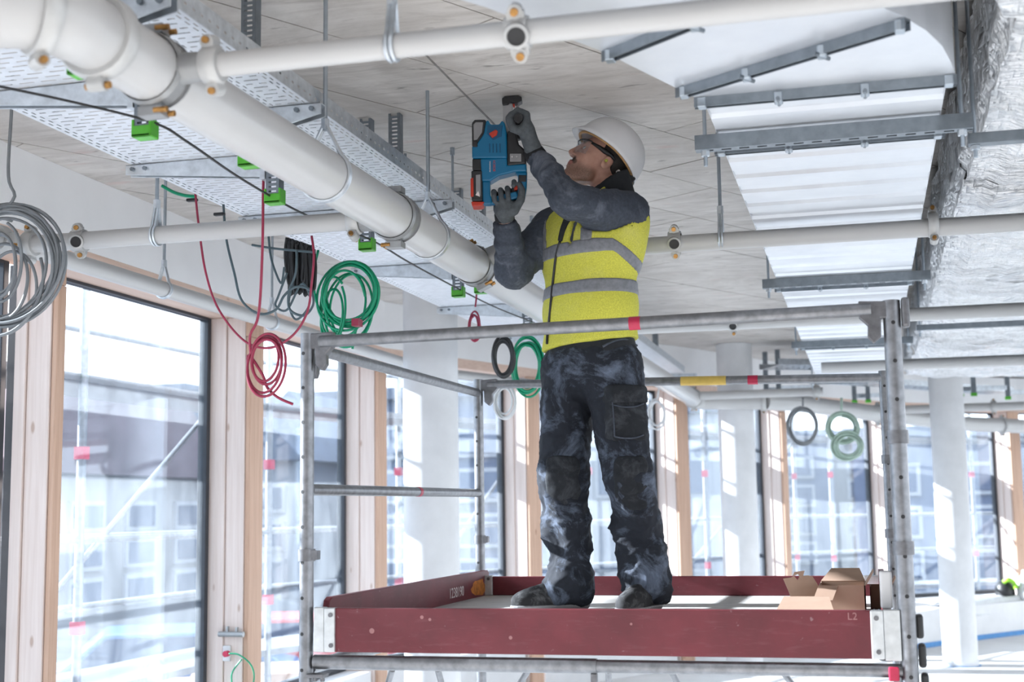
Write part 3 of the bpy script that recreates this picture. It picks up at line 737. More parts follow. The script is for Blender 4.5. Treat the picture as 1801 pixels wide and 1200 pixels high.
def gusset(x, y, z, sx, sy=0, dark='tube_steel_dark'):
    """pressed corner bracket between post and rail"""
    d = Vector((sx, sy, 0)); mb = MB(); n = Vector((-sy, sx, 0))
    poly = [(0.0, .022), (.085, .026), (.085, -.025), (.06, -.05), (.062, -.085), (.045, -.105), (.022, -.085), (.02, -.03), (0, -.03)]
    mb.prism(poly, (x, y, z), d, (0, 0, 1), n, -.016, .016); o = mb.build('corner_bracket', G[dark], sc, bev=.004)
    c = Vector((x, y, z))+d*.058
    for s in (-1, 1): MB().cyl(c+n*s*.0155, c+n*s*.0175, .007, n=10).build('rivet_hole', G['rubber_black'], o)
gusset(SX0+.012, SY0, ZR+.002, 1); gusset(SX1-.012, SY0-.004, ZR+.012, -1); gusset(SX0+.012, SY1, ZR+.03, 1); gusset(SX0, SY0+.012, ZR-.02, 0, 1)
MB().box((SX1+.04, SY0, ZR-.002), (.024, .05, .09)).build('wedge_head', G['tube_steel_dark'], sc, bev=.008)
MB().box((SX1+.045, SY1, ZR-.03), (.03, .05, .12)).build('wedge_head', G['tube_steel_dark'], sc, bev=.008)
# deck and ledgers
MB().box(((SX0+SX1)/2, (SY0+SY1)/2, ZDK-.02), (SX1-SX0-.10, SY1-SY0-.08, .04)).build('deck_board', G['deck_ply'], sc, bev=.004)
xm = at(1050, 1166, y=SY0)[0]
MB().cyl((SX0+.03, SY0, 1.112), (xm, SY0, 1.112), .0235, n=20).build('ledger', G['tube_steel'], sc, smooth=True)
MB().cyl((xm-.03, SY0, 1.112), (SX1-.02, SY0, 1.112), .0205, n=20).build('ledger', G['tube_steel'], sc, smooth=True)
MB().box((xm-.01, SY0, 1.075), (.02, .02, .03)).build('ledger_latch', G['tube_steel_dark'], sc, bev=.003)
MB().cyl((SX0+.03, SY1, 1.112), (SX1-.02, SY1, 1.112), .0225, n=16).build('ledger', G['tube_steel'], sc, smooth=True)
MB().cyl((SX0, SY0+.03, 1.09), (SX0, SY1-.03, 1.09), .0225, n=16).build('ledger', G['tube_steel'], sc, smooth=True)
MB().cyl((SX1, SY0+.03, 1.09), (SX1, SY1-.03, 1.09), .0225, n=16).build('ledger', G['tube_steel'], sc, smooth=True)
for a, b in (((690, 1178), (655, 1290)), ((770, 1178), (800, 1290)), ((930, 1178), (860, 1290)), ((1070, 1180), (1075, 1290)), ((1180, 1180), (1235, 1290)), ((1375, 1180), (1460, 1290))):
    p, q = at(*a, y=4.6), at(*b, y=5.0); MB().cyl(p, q, .011, n=12).build('deck_brace', G['tube_steel'], sc, smooth=True)
for x in (SX0+.045, SX1-.05):
    mb = MB(); mb.box((x, SY0-.012, 1.07), (.06, .05, .012)); mb.cyl((x-.008, SY0-.012, 1.05), (x-.008, SY0-.012, 1.075), .008, n=8); mb.cyl((x+.018, SY0-.012, 1.05), (x+.018, SY0-.012, 1.075), .008, n=8)
    mb.build('coupler_clip', G['tube_steel_dark'], sc, bev=.002)
MB().box((SX1-.045, SY0-.02, 1.105), (.03, .03, .04)).build('red_stop', G['red_tape'], sc, bev=.004)
for k in range(3):
    MB().box((SX1+.035+.004*k, SY0+.02, 1.24-k*.085), (.022, .04, .07)).build('ratchet_grip', G['plastic_black'], sc, bev=.008)
# toe boards
ZT0, ZT1 = 1.146, 1.288
def toe(a, b, z0, z1, nm='toe_board', th=.024, round_end=False):
    a, b = Vector(a), Vector(b); t = (b-a).normalized(); L = (b-a).length; n = Vector((-t.y, t.x, 0)); mb = MB()
    h = z1-z0
    poly = [(0, 0), (L, 0), (L, h), (0, h)] if not round_end else [(0, 0), (L, 0), (L, h-.03), (L-.008, h-.01), (L-.03, h), (.03, h), (.008, h-.01), (0, h-.03)]
    mb.prism(poly, (a.x, a.y, z0), t, (0, 0, 1), n, -th/2, th/2); o = mb.build(nm, G['toe_board_red'], sc, bev=.003)
    return o
ft = toe((SX0+.105, SY0-.005, 0), (SX1-.10, SY0-.005, 0), ZT0, ZT1)
def cap(x0, x1, y, z0, z1, parent, bolts):
    o = box_obj('end_fitting', ((x0+x1)/2, y, (z0+z1)/2), (x1-x0, .034, z1-z0), G['aluminium'], parent, bev=.003)
    for bx, bz in bolts: MB().cyl((bx, y-.021, bz), (bx, y-.016, bz), .0075, n=10).build('bolt', G['tube_steel_dark'], parent)
    return o
cap(SX0+.035, SX0+.072, SY0-.006, ZT0, ZT1+.002, ft, ()); cap(SX0+.0725, SX0+.110, SY0-.008, ZT0, ZT1, ft, ((SX0+.096, ZT1-.022), (SX0+.098, ZT0+.022)))
cap(SX1-.105, SX1-.068, SY0-.008, ZT0, ZT1, ft, ((SX1-.088, ZT1-.022), (SX1-.085, ZT0+.022))); cap(SX1-.0675, SX1-.02, SY0-.006, ZT0-.004, ZT1+.002, ft, ())
bt = toe((SX0+.08, SY1-.12, 0), (SX1-.05, SY1-.12, 0), ZDK+.001, 1.29)
cap(SX0+.058, SX0+.098, SY1-.125, ZDK+.001, 1.295, bt, ((SX0+.08, 1.28),)); cap(SX1-.13, SX1-.06, SY1-.125, 1.255, 1.292, bt, ())
et = toe((SX0+.05, SY0+.045, 0), (SX0+.05, SY1-.06, 0), 1.165, 1.318, round_end=True)
toe((SX1-.055, SY0+.045, 0), (SX1-.055, SY1-.06, 0), 1.165, 1.318, round_end=True)
box_obj('end_fitting', (SX1-.055, SY0+.06, 1.345), (.036, .06, .11), G['parapet_white'], sc, bev=.006)
def text(body, size, p, ex, ez, mat, parent, name='lettering', ext=.0004):
    """flat lettering lying on a surface: ex reading direction, ez surface normal"""
    cu = bpy.data.curves.new(name, 'FONT'); cu.body = body; cu.size = size; cu.extrude = ext; cu.align_x = 'CENTER'; cu.align_y = 'CENTER'
    o = bpy.data.objects.new(name, cu); COL.objects.link(o); cu.materials.append(mat)
    ex = Vector(ex).normalized(); ez = Vector(ez).normalized(); ey = ez.cross(ex); w = Vector(worldloc(parent)); p = Vector(p)-w
    o.parent = parent; LOC[o.name] = LOC[parent.name]
    o.matrix_local = Matrix(((ex.x, ey.x, ez.x, p.x), (ex.y, ey.y, ez.y, p.y), (ex.z, ey.z, ez.z, p.z), (0, 0, 0, 1)))
    me = bpy.data.meshes.new_from_object(o.evaluated_get(bpy.context.evaluated_depsgraph_get())); mo = bpy.data.objects.new(name, me); COL.objects.link(mo); mo.parent = parent; mo.matrix_local = o.matrix_local.copy(); LOC[mo.name] = LOC[parent.name]
    if not me.materials: me.materials.append(mat)
    bpy.data.objects.remove(o); return mo
xe = SX0+.05+.0125
q = at(803, 1043, x=xe); text('1238190', .062, (xe+.0008, q[1], q[2]), (0, 1, 0), (1, 0, 0), G['lettering_white'], et)
q = at(842, 1034, x=xe); mb = MB(); n = 18
mb.add([(xe+.0006, q[1]+.115*math.cos(2*PI*k/n)*(.8+.35*random.random()), q[2]+.04*math.sin(2*PI*k/n)*(.8+.3*random.random())) for k in range(n)], [tuple(range(n))]); mb.build('rust_mark', G['rust_orange'], et)
q = at(1499, 1085, y=SY0-.017); text('L2', .03, (q[0], SY0-.0178, q[2]), (1, 0, 0), (0, -1, 0), G['faded_mark'], ft)
for px, py, s in ((654, 1110, .009), (742, 1086, .006), (756, 1090, .005), (898, 1122, .006), (1110, 1098, .004)):
    q = at(px, py, y=SY0-.017); MB().cyl((q[0], SY0-.0176, q[2]), (q[0], SY0-.0168, q[2]), s, n=9).build('paint_chip', G['faded_mark'], ft)

# ------------------------------------------------------------------ cardboard on the deck
CB = G['cardboard']; ZB = ZDK+.0015
def pt(px, py, y): return Vector(at(px, py, y=y))
def carton(label, x0, x1, y0, y1, h, flaps):
    """open carton of five thin walls with hinged flaps"""
    r = thing('cardboard_box', label, 'box', ((x0+x1)/2, (y0+y1)/2, ZB)); t = .004
    mb = MB(); mb.box(((x0+x1)/2, (y0+y1)/2, ZB+t/2), (x1-x0, y1-y0, t)); mb.box((x0+t/2, (y0+y1)/2, ZB+h/2), (t, y1-y0, h)); mb.box((x1-t/2, (y0+y1)/2, ZB+h/2), (t, y1-y0, h))
    mb.box(((x0+x1)/2, y0+t/2, ZB+h/2), (x1-x0, t, h)); mb.box(((x0+x1)/2, y1-t/2, ZB+h/2), (x1-x0, t, h)); mb.build('carton_walls', CB, r)
    for f in flaps:
        a, b, c, d = [Vector(p) for p in f]; n = (b-a).cross(d-a).normalized()*.0035; mb = MB()
        mb.add([a, b, c, d, a+n, b+n, c+n, d+n], [(0, 1, 2, 3), (7, 6, 5, 4), (0, 4, 5, 1), (1, 5, 6, 2), (2, 6, 7, 3), (3, 7, 4, 0)]); mb.build('flap', CB, r)
    return r
yb = 5.15
xa, xb = pt(1440, 1040, yb).x, pt(1522, 1040, yb).x; hb = pt(1480, 1030, yb).z-ZB
zt = ZB+hb
carton('open cardboard box in the middle of the cartons, its lid flaps folded back', xa, xb, yb, yb+.26, hb, (
    ((xa, yb+.26, zt), (xb, yb+.26, zt), (xb-.02, yb+.34, zt+.045), (xa+.04, yb+.34, zt+.045)), ((xb, yb, zt), (xb, yb+.26, zt), (xb+.03, yb+.24, zt+.05), (xb+.03, yb+.02, zt+.05)),
    ((xa, yb, zt), (xa+.07, yb, zt-.001), (xa+.05, yb-.06, zt-.05), (xa-.02, yb-.06, zt-.05))))
x2, x3 = pt(1530, 1040, 5.35).x, pt(1566, 1040, 5.35).x
carton('small open cardboard box against the end toe board', x2, x3, 5.35, 5.52, .085, (((x3, 5.35, ZB+.085), (x3, 5.52, ZB+.085), (x3+.02, 5.52, ZB+.12), (x3+.02, 5.35, ZB+.12)),))
# standing die-cut lid with a hooked tab
P0 = lambda px, py: ((px-1410)/455.0, (1062-py)/455.0)
out = [(1395, 1052), (1432, 1052), (1440, 1024), (1438, 1018), (1430, 1005), (1422, 1003), (1408, 1004), (1404, 1011), (1398, 1004), (1393, 1006), (1379, 1008), (1388, 1030)]
base = pt(1410, 1062, 5.22); mb = MB(); mb.prism([P0(*p) for p in out], (base.x, base.y, ZB+.005), (.95, .3, 0), (0, .12, .99), (.3, -.95, .1), 0, .004)
lid = tag(mb.build('die_cut_cardboard', CB), 'upright die cut cardboard lid with a hooked tab, beside the open box', 'cardboard')
MB().prism([P0(1395, 1004), P0(1398, 997), P0(1416, 995), P0(1413, 1004), P0(1409, 1010), P0(1405, 1001)], (base.x, base.y, ZB+.005), (.95, .3, 0), (0, .12, .99), (.3, -.95, .1), .006, .010).build('hook_tab', CB, lid)
# flattened sleeve lying in front
a = [pt(1357, 1070, 4.75), pt(1470, 1070, 4.75)]; mb = MB()
z1_, z2_ = ZB+.004, pt(1366, 1050, 4.95).z
xl, xr = pt(1360, 1060, 4.9).x, pt(1472, 1060, 4.9).x
mb.prism([(0, 0), (xr-xl, 0), (xr-xl-.03, .26), (.03, .26)], (xl, 4.78, z1_), (1, 0, 0), (0, .94, .34*.7), (0, -.24, .97), 0, .004)
mb.prism([(0, 0), (xr-xl-.06, 0), (xr-xl-.06, .065), (0, .065)], (xl+.03, 5.02, z1_+.062), (1, 0, 0), (0, .93, -.3), (0, .3, .93), 0, .004)
tag(mb.build('cardboard_sleeve', CB), 'folded cardboard sleeve lying along the front toe board', 'cardboard')
mb = MB()
for px, py in ((1537, 1064),):
    pass
for px, lb in ((1533, 'grey wall plug standing on the deck near the small box'), (1541, 'second grey wall plug on the deck near the small box'), (1548, 'third grey wall plug on the deck near the small box')):
    q = pt(px, 1066, 4.62); mb = MB(); mb.cyl((q.x, 4.62, ZB), (q.x+.01, 4.62, ZB+.055), .006, .004, n=8); mb.cyl((q.x, 4.62, ZB), (q.x+.002, 4.62, ZB+.012), .009, n=8)
    tag(mb.build('wall_plug', G['plastic_black']), lb, 'plug', 'wall plugs on the deck')

# ------------------------------------------------------------------ cables
def smooth_path(pts, k=8):
    P = [Vector(p) for p in pts]; out = []
    for i in range(len(P)-1):
        a, b, c, d = P[max(i-1, 0)], P[i], P[i+1], P[min(i+2, len(P)-1)]
        for j in range(k):
            t = j/k; out.append(.5*((2*b)+(c-a)*t+(2*a-5*b+4*c-d)*t*t+(3*b-a-3*c+d)*t**3))
    return out+[P[-1]]
def cable(name, label, paths, r, mat, cat='cable', group=None, n=6, k=8):
    mb = MB()
    for p in paths: mb.tube(smooth_path(p, k), r, n)
    return tag(mb.build(name, G[mat], smooth='all'), label, cat, group)
def px_path(pts, y): return [at(a, b, y=(y if len(c) == 0 else c[0])) for a, b, *c in pts]
def coil_path(c, rx, rz, turns, spread, right, start=0.0, jit=.03, deep=.03):
    """untidy hanging coil round c, in the plane of right and vertical"""
    c0_ = Vector(c); rt = Vector(right).normalized(); dp = Vector((-rt.y, rt.x, 0)); pts = []; N = int(turns*16); sd = c0_.x*7+c0_.z*3
    for i in range(N+1):
        a = start+2*PI*i/16; t_ = i/16.0; f = 1+jit*math.sin(a*.37+start)+(spread+.10)*1.3*noise.noise(Vector((t_*.9, start*3+sd, 1.3)))
        c = c0_+rt*rx*(.10+spread*.5)*noise.noise(Vector((t_*1.1, sd, 7.7)))+Vector((0, 0, 1))*rz*(.10+spread*.5)*noise.noise(Vector((t_*1.1, 3.3, sd)))
        pts.append(c+rt*(math.sin(a)*rx*f)+Vector((0, 0, 1))*(math.cos(a)*rz*f-abs(spread)*.12)+dp*deep*noise.noise(Vector((i*.13, 4.1, start))))
    return pts
# big grey coil hung by its own lead
yc = 4.2; cg = at(8, 462, y=yc); pm = 500.0
A = coil_path(cg, .215, .205, 9, .10, (1, 0, 0), 0, .04, .05); B = coil_path((cg[0]+.005, yc, cg[2]-.03), .17, .20, 3, .45, (1, 0, 0), 1.1, .1, .06)
C_ = coil_path((cg[0]-.02, yc, cg[2]+.035), .085, .13, 3, .3, (1, 0, 0), .4, .1, .04)
ld = px_path([(22, 120), (20, 200), (15, 280), (16, 320), (26, 345)], yc)
cable('cable_coil', 'big grey cable coil hanging in front of the first window', [ld+[tuple(A[0])]+[tuple(p) for p in A], B, C_], .0062, 'cable_grey', 'cable coil', k=3)
# black cable sagging from bracket to bracket
cable('black_cable', 'thin black cable sagging diagonally from bracket to bracket below the main pipe',
      [[at(-30, 146, z=2.74), at(130, 180, z=2.735), at(270, 216, z=2.72), at(330, 250, z=2.715), at(430, 318, z=2.70), at(540, 379, z=2.71), at(650, 421, z=2.72), at(720, 462, z=2.70), at(800, 505, z=2.71), at(870, 540, z=2.70), at(940, 568, z=2.71)]], .0042, 'cable_black')
# magenta cable with a loose coil, hanging from the tray
y = 4.28
drop = px_path([(466, 262), (463, 330), (462, 420), (458, 520), (452, 565), (440, 590)], y)
c0 = at(468, 622, y=y); cp = coil_path(c0, .062, .092, 4, .25, (1, 0, 0), -1.2, .1, .02)
tail = px_path([(462, 660), (470, 682), (490, 700), (515, 711)], y)
cable('cable_coil', 'magenta cable hanging from the wide tray in a loose coil with a free tail', [drop+[tuple(p) for p in cp]+tail], .0052, 'cable_red', 'cable coil', k=4)
cable('magenta_cable', 'magenta cable sagging in a wide loop behind the loose coil', [px_path([(343, 335), (350, 400), (362, 480), (385, 545), (430, 600), (475, 612), (515, 590), (540, 550), (548, 500), (552, 450), (548, 415)], 4.75)], .0048, 'cable_red')
cable('slate_cable', 'dark slate cable sagging in a loop beside the magenta one', [px_path([(393, 360), (398, 420), (412, 480), (425, 528), (455, 552), (485, 545), (500, 520), (520, 505), (545, 510), (551, 535), (535, 555), (510, 545), (508, 515), (520, 480), (522, 440)], 4.78)], .0052, 'cable_slate')
cable('slate_cable', 'short dark slate cable end lying across under the tray edge', [px_path([(443, 431), (480, 437), (520, 441), (555, 444)], 4.9)], .005, 'cable_slate')
cable('slate_cable', 'dark slate cable dropping beside the dark bundle', [px_path([(472, 410), (476, 450), (485, 480), (495, 498), (500, 470)], 4.85)], .005, 'cable_slate')
# dark folded bundle
mb = MB()
for k in range(16):
    x = 505+k*2.7+random.uniform(-2, 2); y = 5.0+random.uniform(-.03, .03); b = random.uniform(488, 512)
    mb.tube(smooth_path(px_path([(x, 418+k*.9), (x+random.uniform(-5, 5), 450), (x+2, b), (x+6, b+6), (x+8, 470), (x+5, 425+k*.9)], y), 5), .0065, 6)
tag(mb.build('cable_bundle', G['plastic_black'], smooth='all'), 'dark folded bundle of cables hanging under the wide tray', 'cable bundle')
cable('slate_cable', 'slate cable loops dangling below the dark bundle', [px_path([(505, 480), (490, 520), (485, 538), (505, 545), (530, 500), (545, 520), (540, 545), (520, 562), (508, 535), (515, 500)], 4.95)], .0048, 'cable_slate')
# green coil
y = 5.2; cgn = at(616, 512, y=y); paths = [coil_path(cgn, .115, .125, 9, .10, (1, 0, 0), .2, .05, .04), coil_path((cgn[0]-.01, y, cgn[2]-.02), .085, .13, 3, .35, (1, 0, 0), 1.3, .1, .05)]
paths.append(coil_path(at(585, 525, y=y), .06, .12, 2, .4, (1, 0, 0), .8, .1, .05))
paths.append(px_path([(560, 440), (552, 480), (556, 530), (575, 562), (605, 570), (632, 560)], y)); paths.append(px_path([(628, 575), (624, 590), (620, 614)], y))
cable('cable_coil', 'bright green cable coil tied below the wide tray', [[tuple(p) for p in q] for q in paths], .0055, 'cable_green', 'cable coil', k=3)
q = at(628, 568, y=y-.06); MB().box(q, (.03, .05, .03)).build('cable_tie', G['cable_red'], bpy.data.objects['cable_coil.002'] if 'cable_coil.002' in bpy.data.objects else None)
cable('cable_coil', 'thin red cable loop hanging behind the top guardrail, left of the vest', [coil_path(at(834, 565, y=6.6), .03, .075, 3, .3, (1, 0, 0), 0, .1, .03), px_path([(838, 490), (838, 520), (836, 540)], 6.6)], .005, 'cable_red', 'cable coil', k=3)
cable('cable_coil', 'dark cable coil hanging beside the vest hem', [coil_path(at(886, 622, y=7.0), .055, .10, 6, .2, (1, 0, 0), 0, .1, .04)], .008, 'plastic_black', 'cable coil', k=3)
cable('cable_coil', 'green cable coil half hidden behind the worker\'s hip', [coil_path(at(928, 640, y=7.2), .075, .135, 7, .15, (1, 0, 0), 0, .1, .04)], .007, 'cable_green', 'cable coil', k=3)
cable('cable_coil', 'white cable coil hanging in front of a timber post beside the trousers', [coil_path(at(888, 700, y=7.3), .055, .085, 4, .15, (1, 0, 0), 0, .1, .03)], .006, 'cable_white', 'cable coil', k=3)
cable('cable_coil', 'pale cable coil hanging before the framed timber post', [coil_path(at(1155, 724, y=11.5), .06, .10, 4, .2, (1, 0, 0), 0, .1, .03), px_path([(1160, 670), (1158, 690), (1156, 702)], 11.5), px_path([(1150, 747), (1140, 757), (1130, 762)], 11.5)], .007, 'cable_white', 'cable coil', k=3)
cable('cable_coil', 'grey cable coil hanging among the far windows', [coil_path(at(1412, 748, y=12.6), .125, .165, 6, .08, (1, 0, 0), 0, .05, .03), px_path([(1412, 700), (1412, 715)], 12.6)], .009, 'cable_grey', 'cable coil', k=3)
cable('cable_coil', 'pale green cable coil, the upper of two by the scaffold post', [coil_path(at(1482, 750, y=12.6), .13, .13, 7, .12, (1, 0, 0), 0, .05, .04), px_path([(1480, 700), (1480, 722)], 12.6)], .011, 'cable_paleg', 'cable coil', k=3)
cable('cable_coil', 'pale green cable coil, the lower of two by the scaffold post', [coil_path(at(1492, 782, y=12.5), .12, .11, 6, .15, (1, 0, 0), .7, .05, .04)], .011, 'cable_paleg', 'cable coil', k=3)
for a_, b_, lb, mt in (((843, 980), (1035, 1040), 'short green cable stub under the wide tray', 'cable_green'),):
    cable('cable_stub', lb, [px_path([(285, 327), (305, 338), (325, 344), (345, 346)], 5.3)], .008, mt)
for px, py, lb in ((338, 352, 'flat dark cable entry plate on the ceiling over the magenta loop'), (386, 377, 'flat dark cable entry plate on the ceiling over the slate loop')):
    q = at(px, py, y=4.76); tag(MB().box(q, (.045, .02, .012)).build('entry_plate', G['plastic_black'], bev=.003), lb, 'plate')

# ------------------------------------------------------------------ small things on the posts
s_ = FP[3]; yf = s_.y-.21+.012
q = at(408, 1116, y=yf-.03)
cd = MB(); cd.cyl((q[0]-.085, yf-.03, q[2]), (q[0]+.075, yf-.03, q[2]), .016, n=14); cd.box((q[0]-.03, yf-.028, q[2]+.03), (.012, .02, .03)); cd.box((q[0]+.03, yf-.028, q[2]+.028), (.012, .02, .025)); cd.box((q[0]-.05, yf-.008, q[2]), (.02, .016, .03))
tag(cd.build('metal_conduit', G['fitting_dark'], smooth=True), 'short grey metal conduit fixed low across the timber post', 'conduit')
q = at(400, 1150, y=yf-.02); r = thing('wall_socket', 'white socket plate with a red plug low on the timber post', 'socket', (q[0], yf-.001, q[2]))
MB().box((q[0]-.01, yf-.008, q[2]), (.05, .014, .09)).build('plate', G['cable_white'], r, bev=.004); MB().cyl((q[0], yf-.05, q[2]), (q[0], yf-.014, q[2]), .018, n=14).build('plug', G['red_tape'], r, smooth=True)
cable('green_cable', 'thin green cable curling down from the red plug', [px_path([(403, 1150), (420, 1152), (440, 1168), (447, 1190), (440, 1215), (420, 1230)], yf-.06), px_path([(425, 1160), (408, 1185), (410, 1215)], yf-.06)], .005, 'cable_green')
# by the far post: bag, strap, canister
def tiltbox(name, px, py, y, d, mat, label, cat): 
    q = at(px, py, y=y); return tag(MB().box((q[0], y, q[2]), d).build(name, G[mat], bev=.03), label, cat)
yy = at(1768, 1055, z=.40)[1]
zb_ = .402
xq = at(1768, 1040, y=yy)[0]
mb = MB(); mb.lathe([(0, .11), (.05, .12), (.16, .115), (.22, .08), (.24, .03)], (xq, yy, zb_), (0, 0, 1), 16); bag = tag(mb.build('tool_bag', G['plastic_black'], smooth='all'), 'black tool bag on the low wall under the far timber post', 'bag')
MB().tube(smooth_path([(xq-.02, yy-.10, zb_+.22), (xq+.03, yy-.13, zb_+.245), (xq+.09, yy-.10, zb_+.22), (xq+.12, yy-.11, zb_+.14)]), .028, 8).build('green_strap', G['safety_green'], bag, smooth='all')
xq2 = at(1800, 1050, y=yy)[0]; mb = MB(); mb.lathe([(0, .11), (.02, .125), (.24, .125), (.3, .06), (.36, .05), (.365, .0)], (xq2+.05, yy, zb_), (0, 0, 1), 20); tag(mb.build('canister', G['cable_white'], smooth=True), 'white plastic canister at the edge on the low wall', 'canister')
q = at(1560, 1005, y=14.7); mb = MB(); mb.box((q[0], 14.7, .60), (.22, .2, .32)); mb.box((q[0], 14.7, .775), (.26, .24, .03)); mb.box((q[0], 14.7, .22), (.24, .22, .435))
tag(mb.build('tool_case', G['plastic_black'], bev=.01), 'black tool case on the floor behind the cardboard boxes', 'case')
# crumpled protective film on the bench wall
mb = MB(); N = 26; base = bw[1]+nn*.02; rows = []
for j in range(N+1):
    row = []
    for k in range(9):
        s = -.55+1.9*j/N; o = -.03+.5*k/8; p = base+tt*s+nn*o; z = .405+.035*(1+noise.noise(Vector((s*5, o*6, 1))))+.03*abs(noise.noise(Vector((s*11, o*9, 5))))
        if k == 0: p = base+tt*s-nn*.035; z = .36-.08*(1+noise.noise(Vector((s*4, 2, 2))))
        row.append((p.x, p.y, z))
    rows.append(row)
mb.v = [p for r_ in rows for p in r_]; mb.f = [(j*9+k, j*9+k+1, (j+1)*9+k+1, (j+1)*9+k) for j in range(N) for k in range(8)]
tag(mb.build('protective_film', G['film_white'], smooth='all', solid=.003), 'crumpled white protective film draped over the far low wall', 'film')
mb = MB(); mb.lathe([(.0005, .195), (.004, .195)], (.82, 14.30, 0), (0, 0, 1), 36, cap=True)
tag(mb.build('tape_ring', G['blue_tape']), 'blue tape ring round the foot of the last round column', 'tape')

# ------------------------------------------------------------------ outside: facade scaffold, street, houses
plain('street_pale', (.10, .11, .13), .9, var=.15, scale=.3)
plain('house_white', (.24, .25, .275), .9, var=.05, scale=.5); plain('house_cream', (.17, .17, .18), .9, var=.05, scale=.5)
plain('house_blue', (.045, .065, .12), .8, var=.12, scale=.5); plain('house_brick', (.075, .075, .09), .9, var=.15, scale=2)
plain('roof_slate', (.05, .065, .10), .8, var=.2, scale=1.5); plain('roof_red', (.11, .085, .10), .8, var=.2, scale=1.5)
plain('pane_blue', (.03, .05, .10), .15); plain('net_blue', (.30, .42, .60), .8, var=.2, scale=.8); plain('car_white', (.7, .7, .72), .3); plain('car_red', (.45, .05, .05), .3); plain('car_blue', (.06, .12, .25), .3)
ZG = -1.6
gm = MB(); gm.quad((-90, -60, ZG), (60, -60, ZG), (60, 130, ZG), (-90, 130, ZG)); struct(gm.build('street', G['street_pale'], fix=False))
es = thing('facade_scaffold', 'outdoor steel scaffold with walkway decks standing outside the glazing', 'scaffold', (-5.2, 8, ZG))
OFF = 1.25
def out_pt(i, s, off): a, b, t, n = seg(i); return a+t*s+n*off
lines = {}
for off in (OFF, OFF+.75):
    P = []
    P = [Vector((-3.6-off, y, 0)) for y in (-9, -6.8, -4.6, -2.4, -.2, 1.6)]  # unseen near bays, added so their decks shade the floor
    for i in range(1, 10): a, b, t, n = seg(i); P.append(a+n*off)
    a, b, t, n = seg(9); P.append(b+n*off); lines[off] = P
    for p in P:
        o = MB().cyl((p.x, p.y, ZG), (p.x, p.y, 6.6), .03, n=10).build('standard', G['tube_steel'], es, smooth=True)
        for z in (.9, 2.0): MB().box((p.x, p.y, z), (.07, .07, .08)).build('red_coupler', G['red_tape'], o)
    for z in (.45, 2.46, 4.5):
        for h in ((.5, 1.0) if off > OFF else (1.0,)):
            for p, q in zip(P, P[1:]): MB().cyl((p.x, p.y, z+h), (q.x, q.y, z+h), .022, n=8).build('ledger', G['tube_steel'], es, smooth=True)
for z in (.45, 2.46, 4.5):
    for k in range(len(lines[OFF])-1):
        p, q, p2_, q2_ = lines[OFF][k], lines[OFF][k+1], lines[OFF+.75][k], lines[OFF+.75][k+1]
        MB().prism([(p.x, p.y), (q.x, q.y), (q2_.x, q2_.y), (p2_.x, p2_.y)], (0, 0, 0), (1, 0, 0), (0, 1, 0), (0, 0, 1), z, z+.05).build('walkway_deck', G['tube_steel_dark'], es)
for k in (6, 8, 10, 12):
    p, q = lines[OFF+.75][k], lines[OFF+.75][k+1]; MB().cyl((p.x, p.y, .5), (q.x, q.y, 2.46), .022, n=8).build('diagonal_brace', G['tube_steel'], es, smooth=True)
HOUSES = []
def house(px, dist, w, d, h, mat, roof, label, face=None, floors=3, cols=4, rmat='roof_slate', gable=2.0):
    """house facing the site; px gives its bearing"""
    r = RIGHT*((px-900.5)/FPX)+FWD; r = np.array([r[0], r[1], 0]); r /= np.linalg.norm(r)
    f = Vector((1, 0, 0)) if px < 420 else Vector((0, -1, 0)); s = Vector((-f.y, f.x, 0)); k = 1.0
    while True:                                             # step back along the sight line until it stands clear of the others
        c = Vector((r[0]*dist, r[1]*dist, ZG)); hx, hy = (d/2+.6, w/2+.6) if px < 420 else (w/2+.6, d/2+.6)
        if not any(abs(c.x-a) < hx+e and abs(c.y-b_) < hy+g for a, b_, e, g in HOUSES): break
        g = (dist+1.5)/dist; dist += 1.5; w *= g; h = (h-1.6*0)*g**.7; gable *= g
    HOUSES.append((c.x, c.y, hx, hy)); h = max(2.5, min(h, 3.2+(.085 if px < 1100 else .05)*dist-(gable if roof != 'flat' else .3)))
    o = thing('house', label, 'building', tuple(c), 'houses across the street'); R = Matrix((s, f, Vector((0, 0, 1)))).transposed()
    MB().box(c+Vector((0, 0, h/2)), (w, d, h), R).build('walls', G[mat], o)
    if roof == 'gable':
        MB().prism([(-w/2-.4, 0), (w/2+.4, 0), (w/2*.55, gable), (-w/2*.55, gable)], c+Vector((0, 0, h)), s, (0, 0, 1), f, -d/2-.4, d/2+.4).build('roof', G[rmat], o)
    elif roof == 'point':
        MB().prism([(-w/2-.3, 0), (w/2+.3, 0), (0, gable)], c+Vector((0, 0, h)), s, (0, 0, 1), f, -d/2-.3, d/2+.3).build('roof', G[rmat], o)
    else: MB().box(c+Vector((0, 0, h+.15)), (w+.5, d+.5, .3), R).build('roof', G[rmat], o)
    for a in range(floors):
        for b_ in range(cols):
            z = 1.2+(h-1.6)*(a+.1)/floors; x = -w/2+w*(b_+.5)/cols; wh = (h-1.6)/floors*.58; ww = w/cols*.5
            q = c+s*x+f*(d/2)+Vector((0, 0, z+wh/2)); fr = MB().box(q+f*.03, (ww+.2, .12, wh+.2), R).build('window', G['house_white'], o)
            MB().box(q+f*.06, (ww, .10, wh), R).build('pane', G['pane_blue'], fr)
    return o
house(-60, 34, 9, 8, 8.0, 'house_cream', 'gable', 'cream house far out through the first narrow window strip', rmat='roof_red')
house(95, 40, 8, 9, 5.8, 'house_blue', 'gable', 'slate blue house behind the scaffold in the first full window', floors=2)
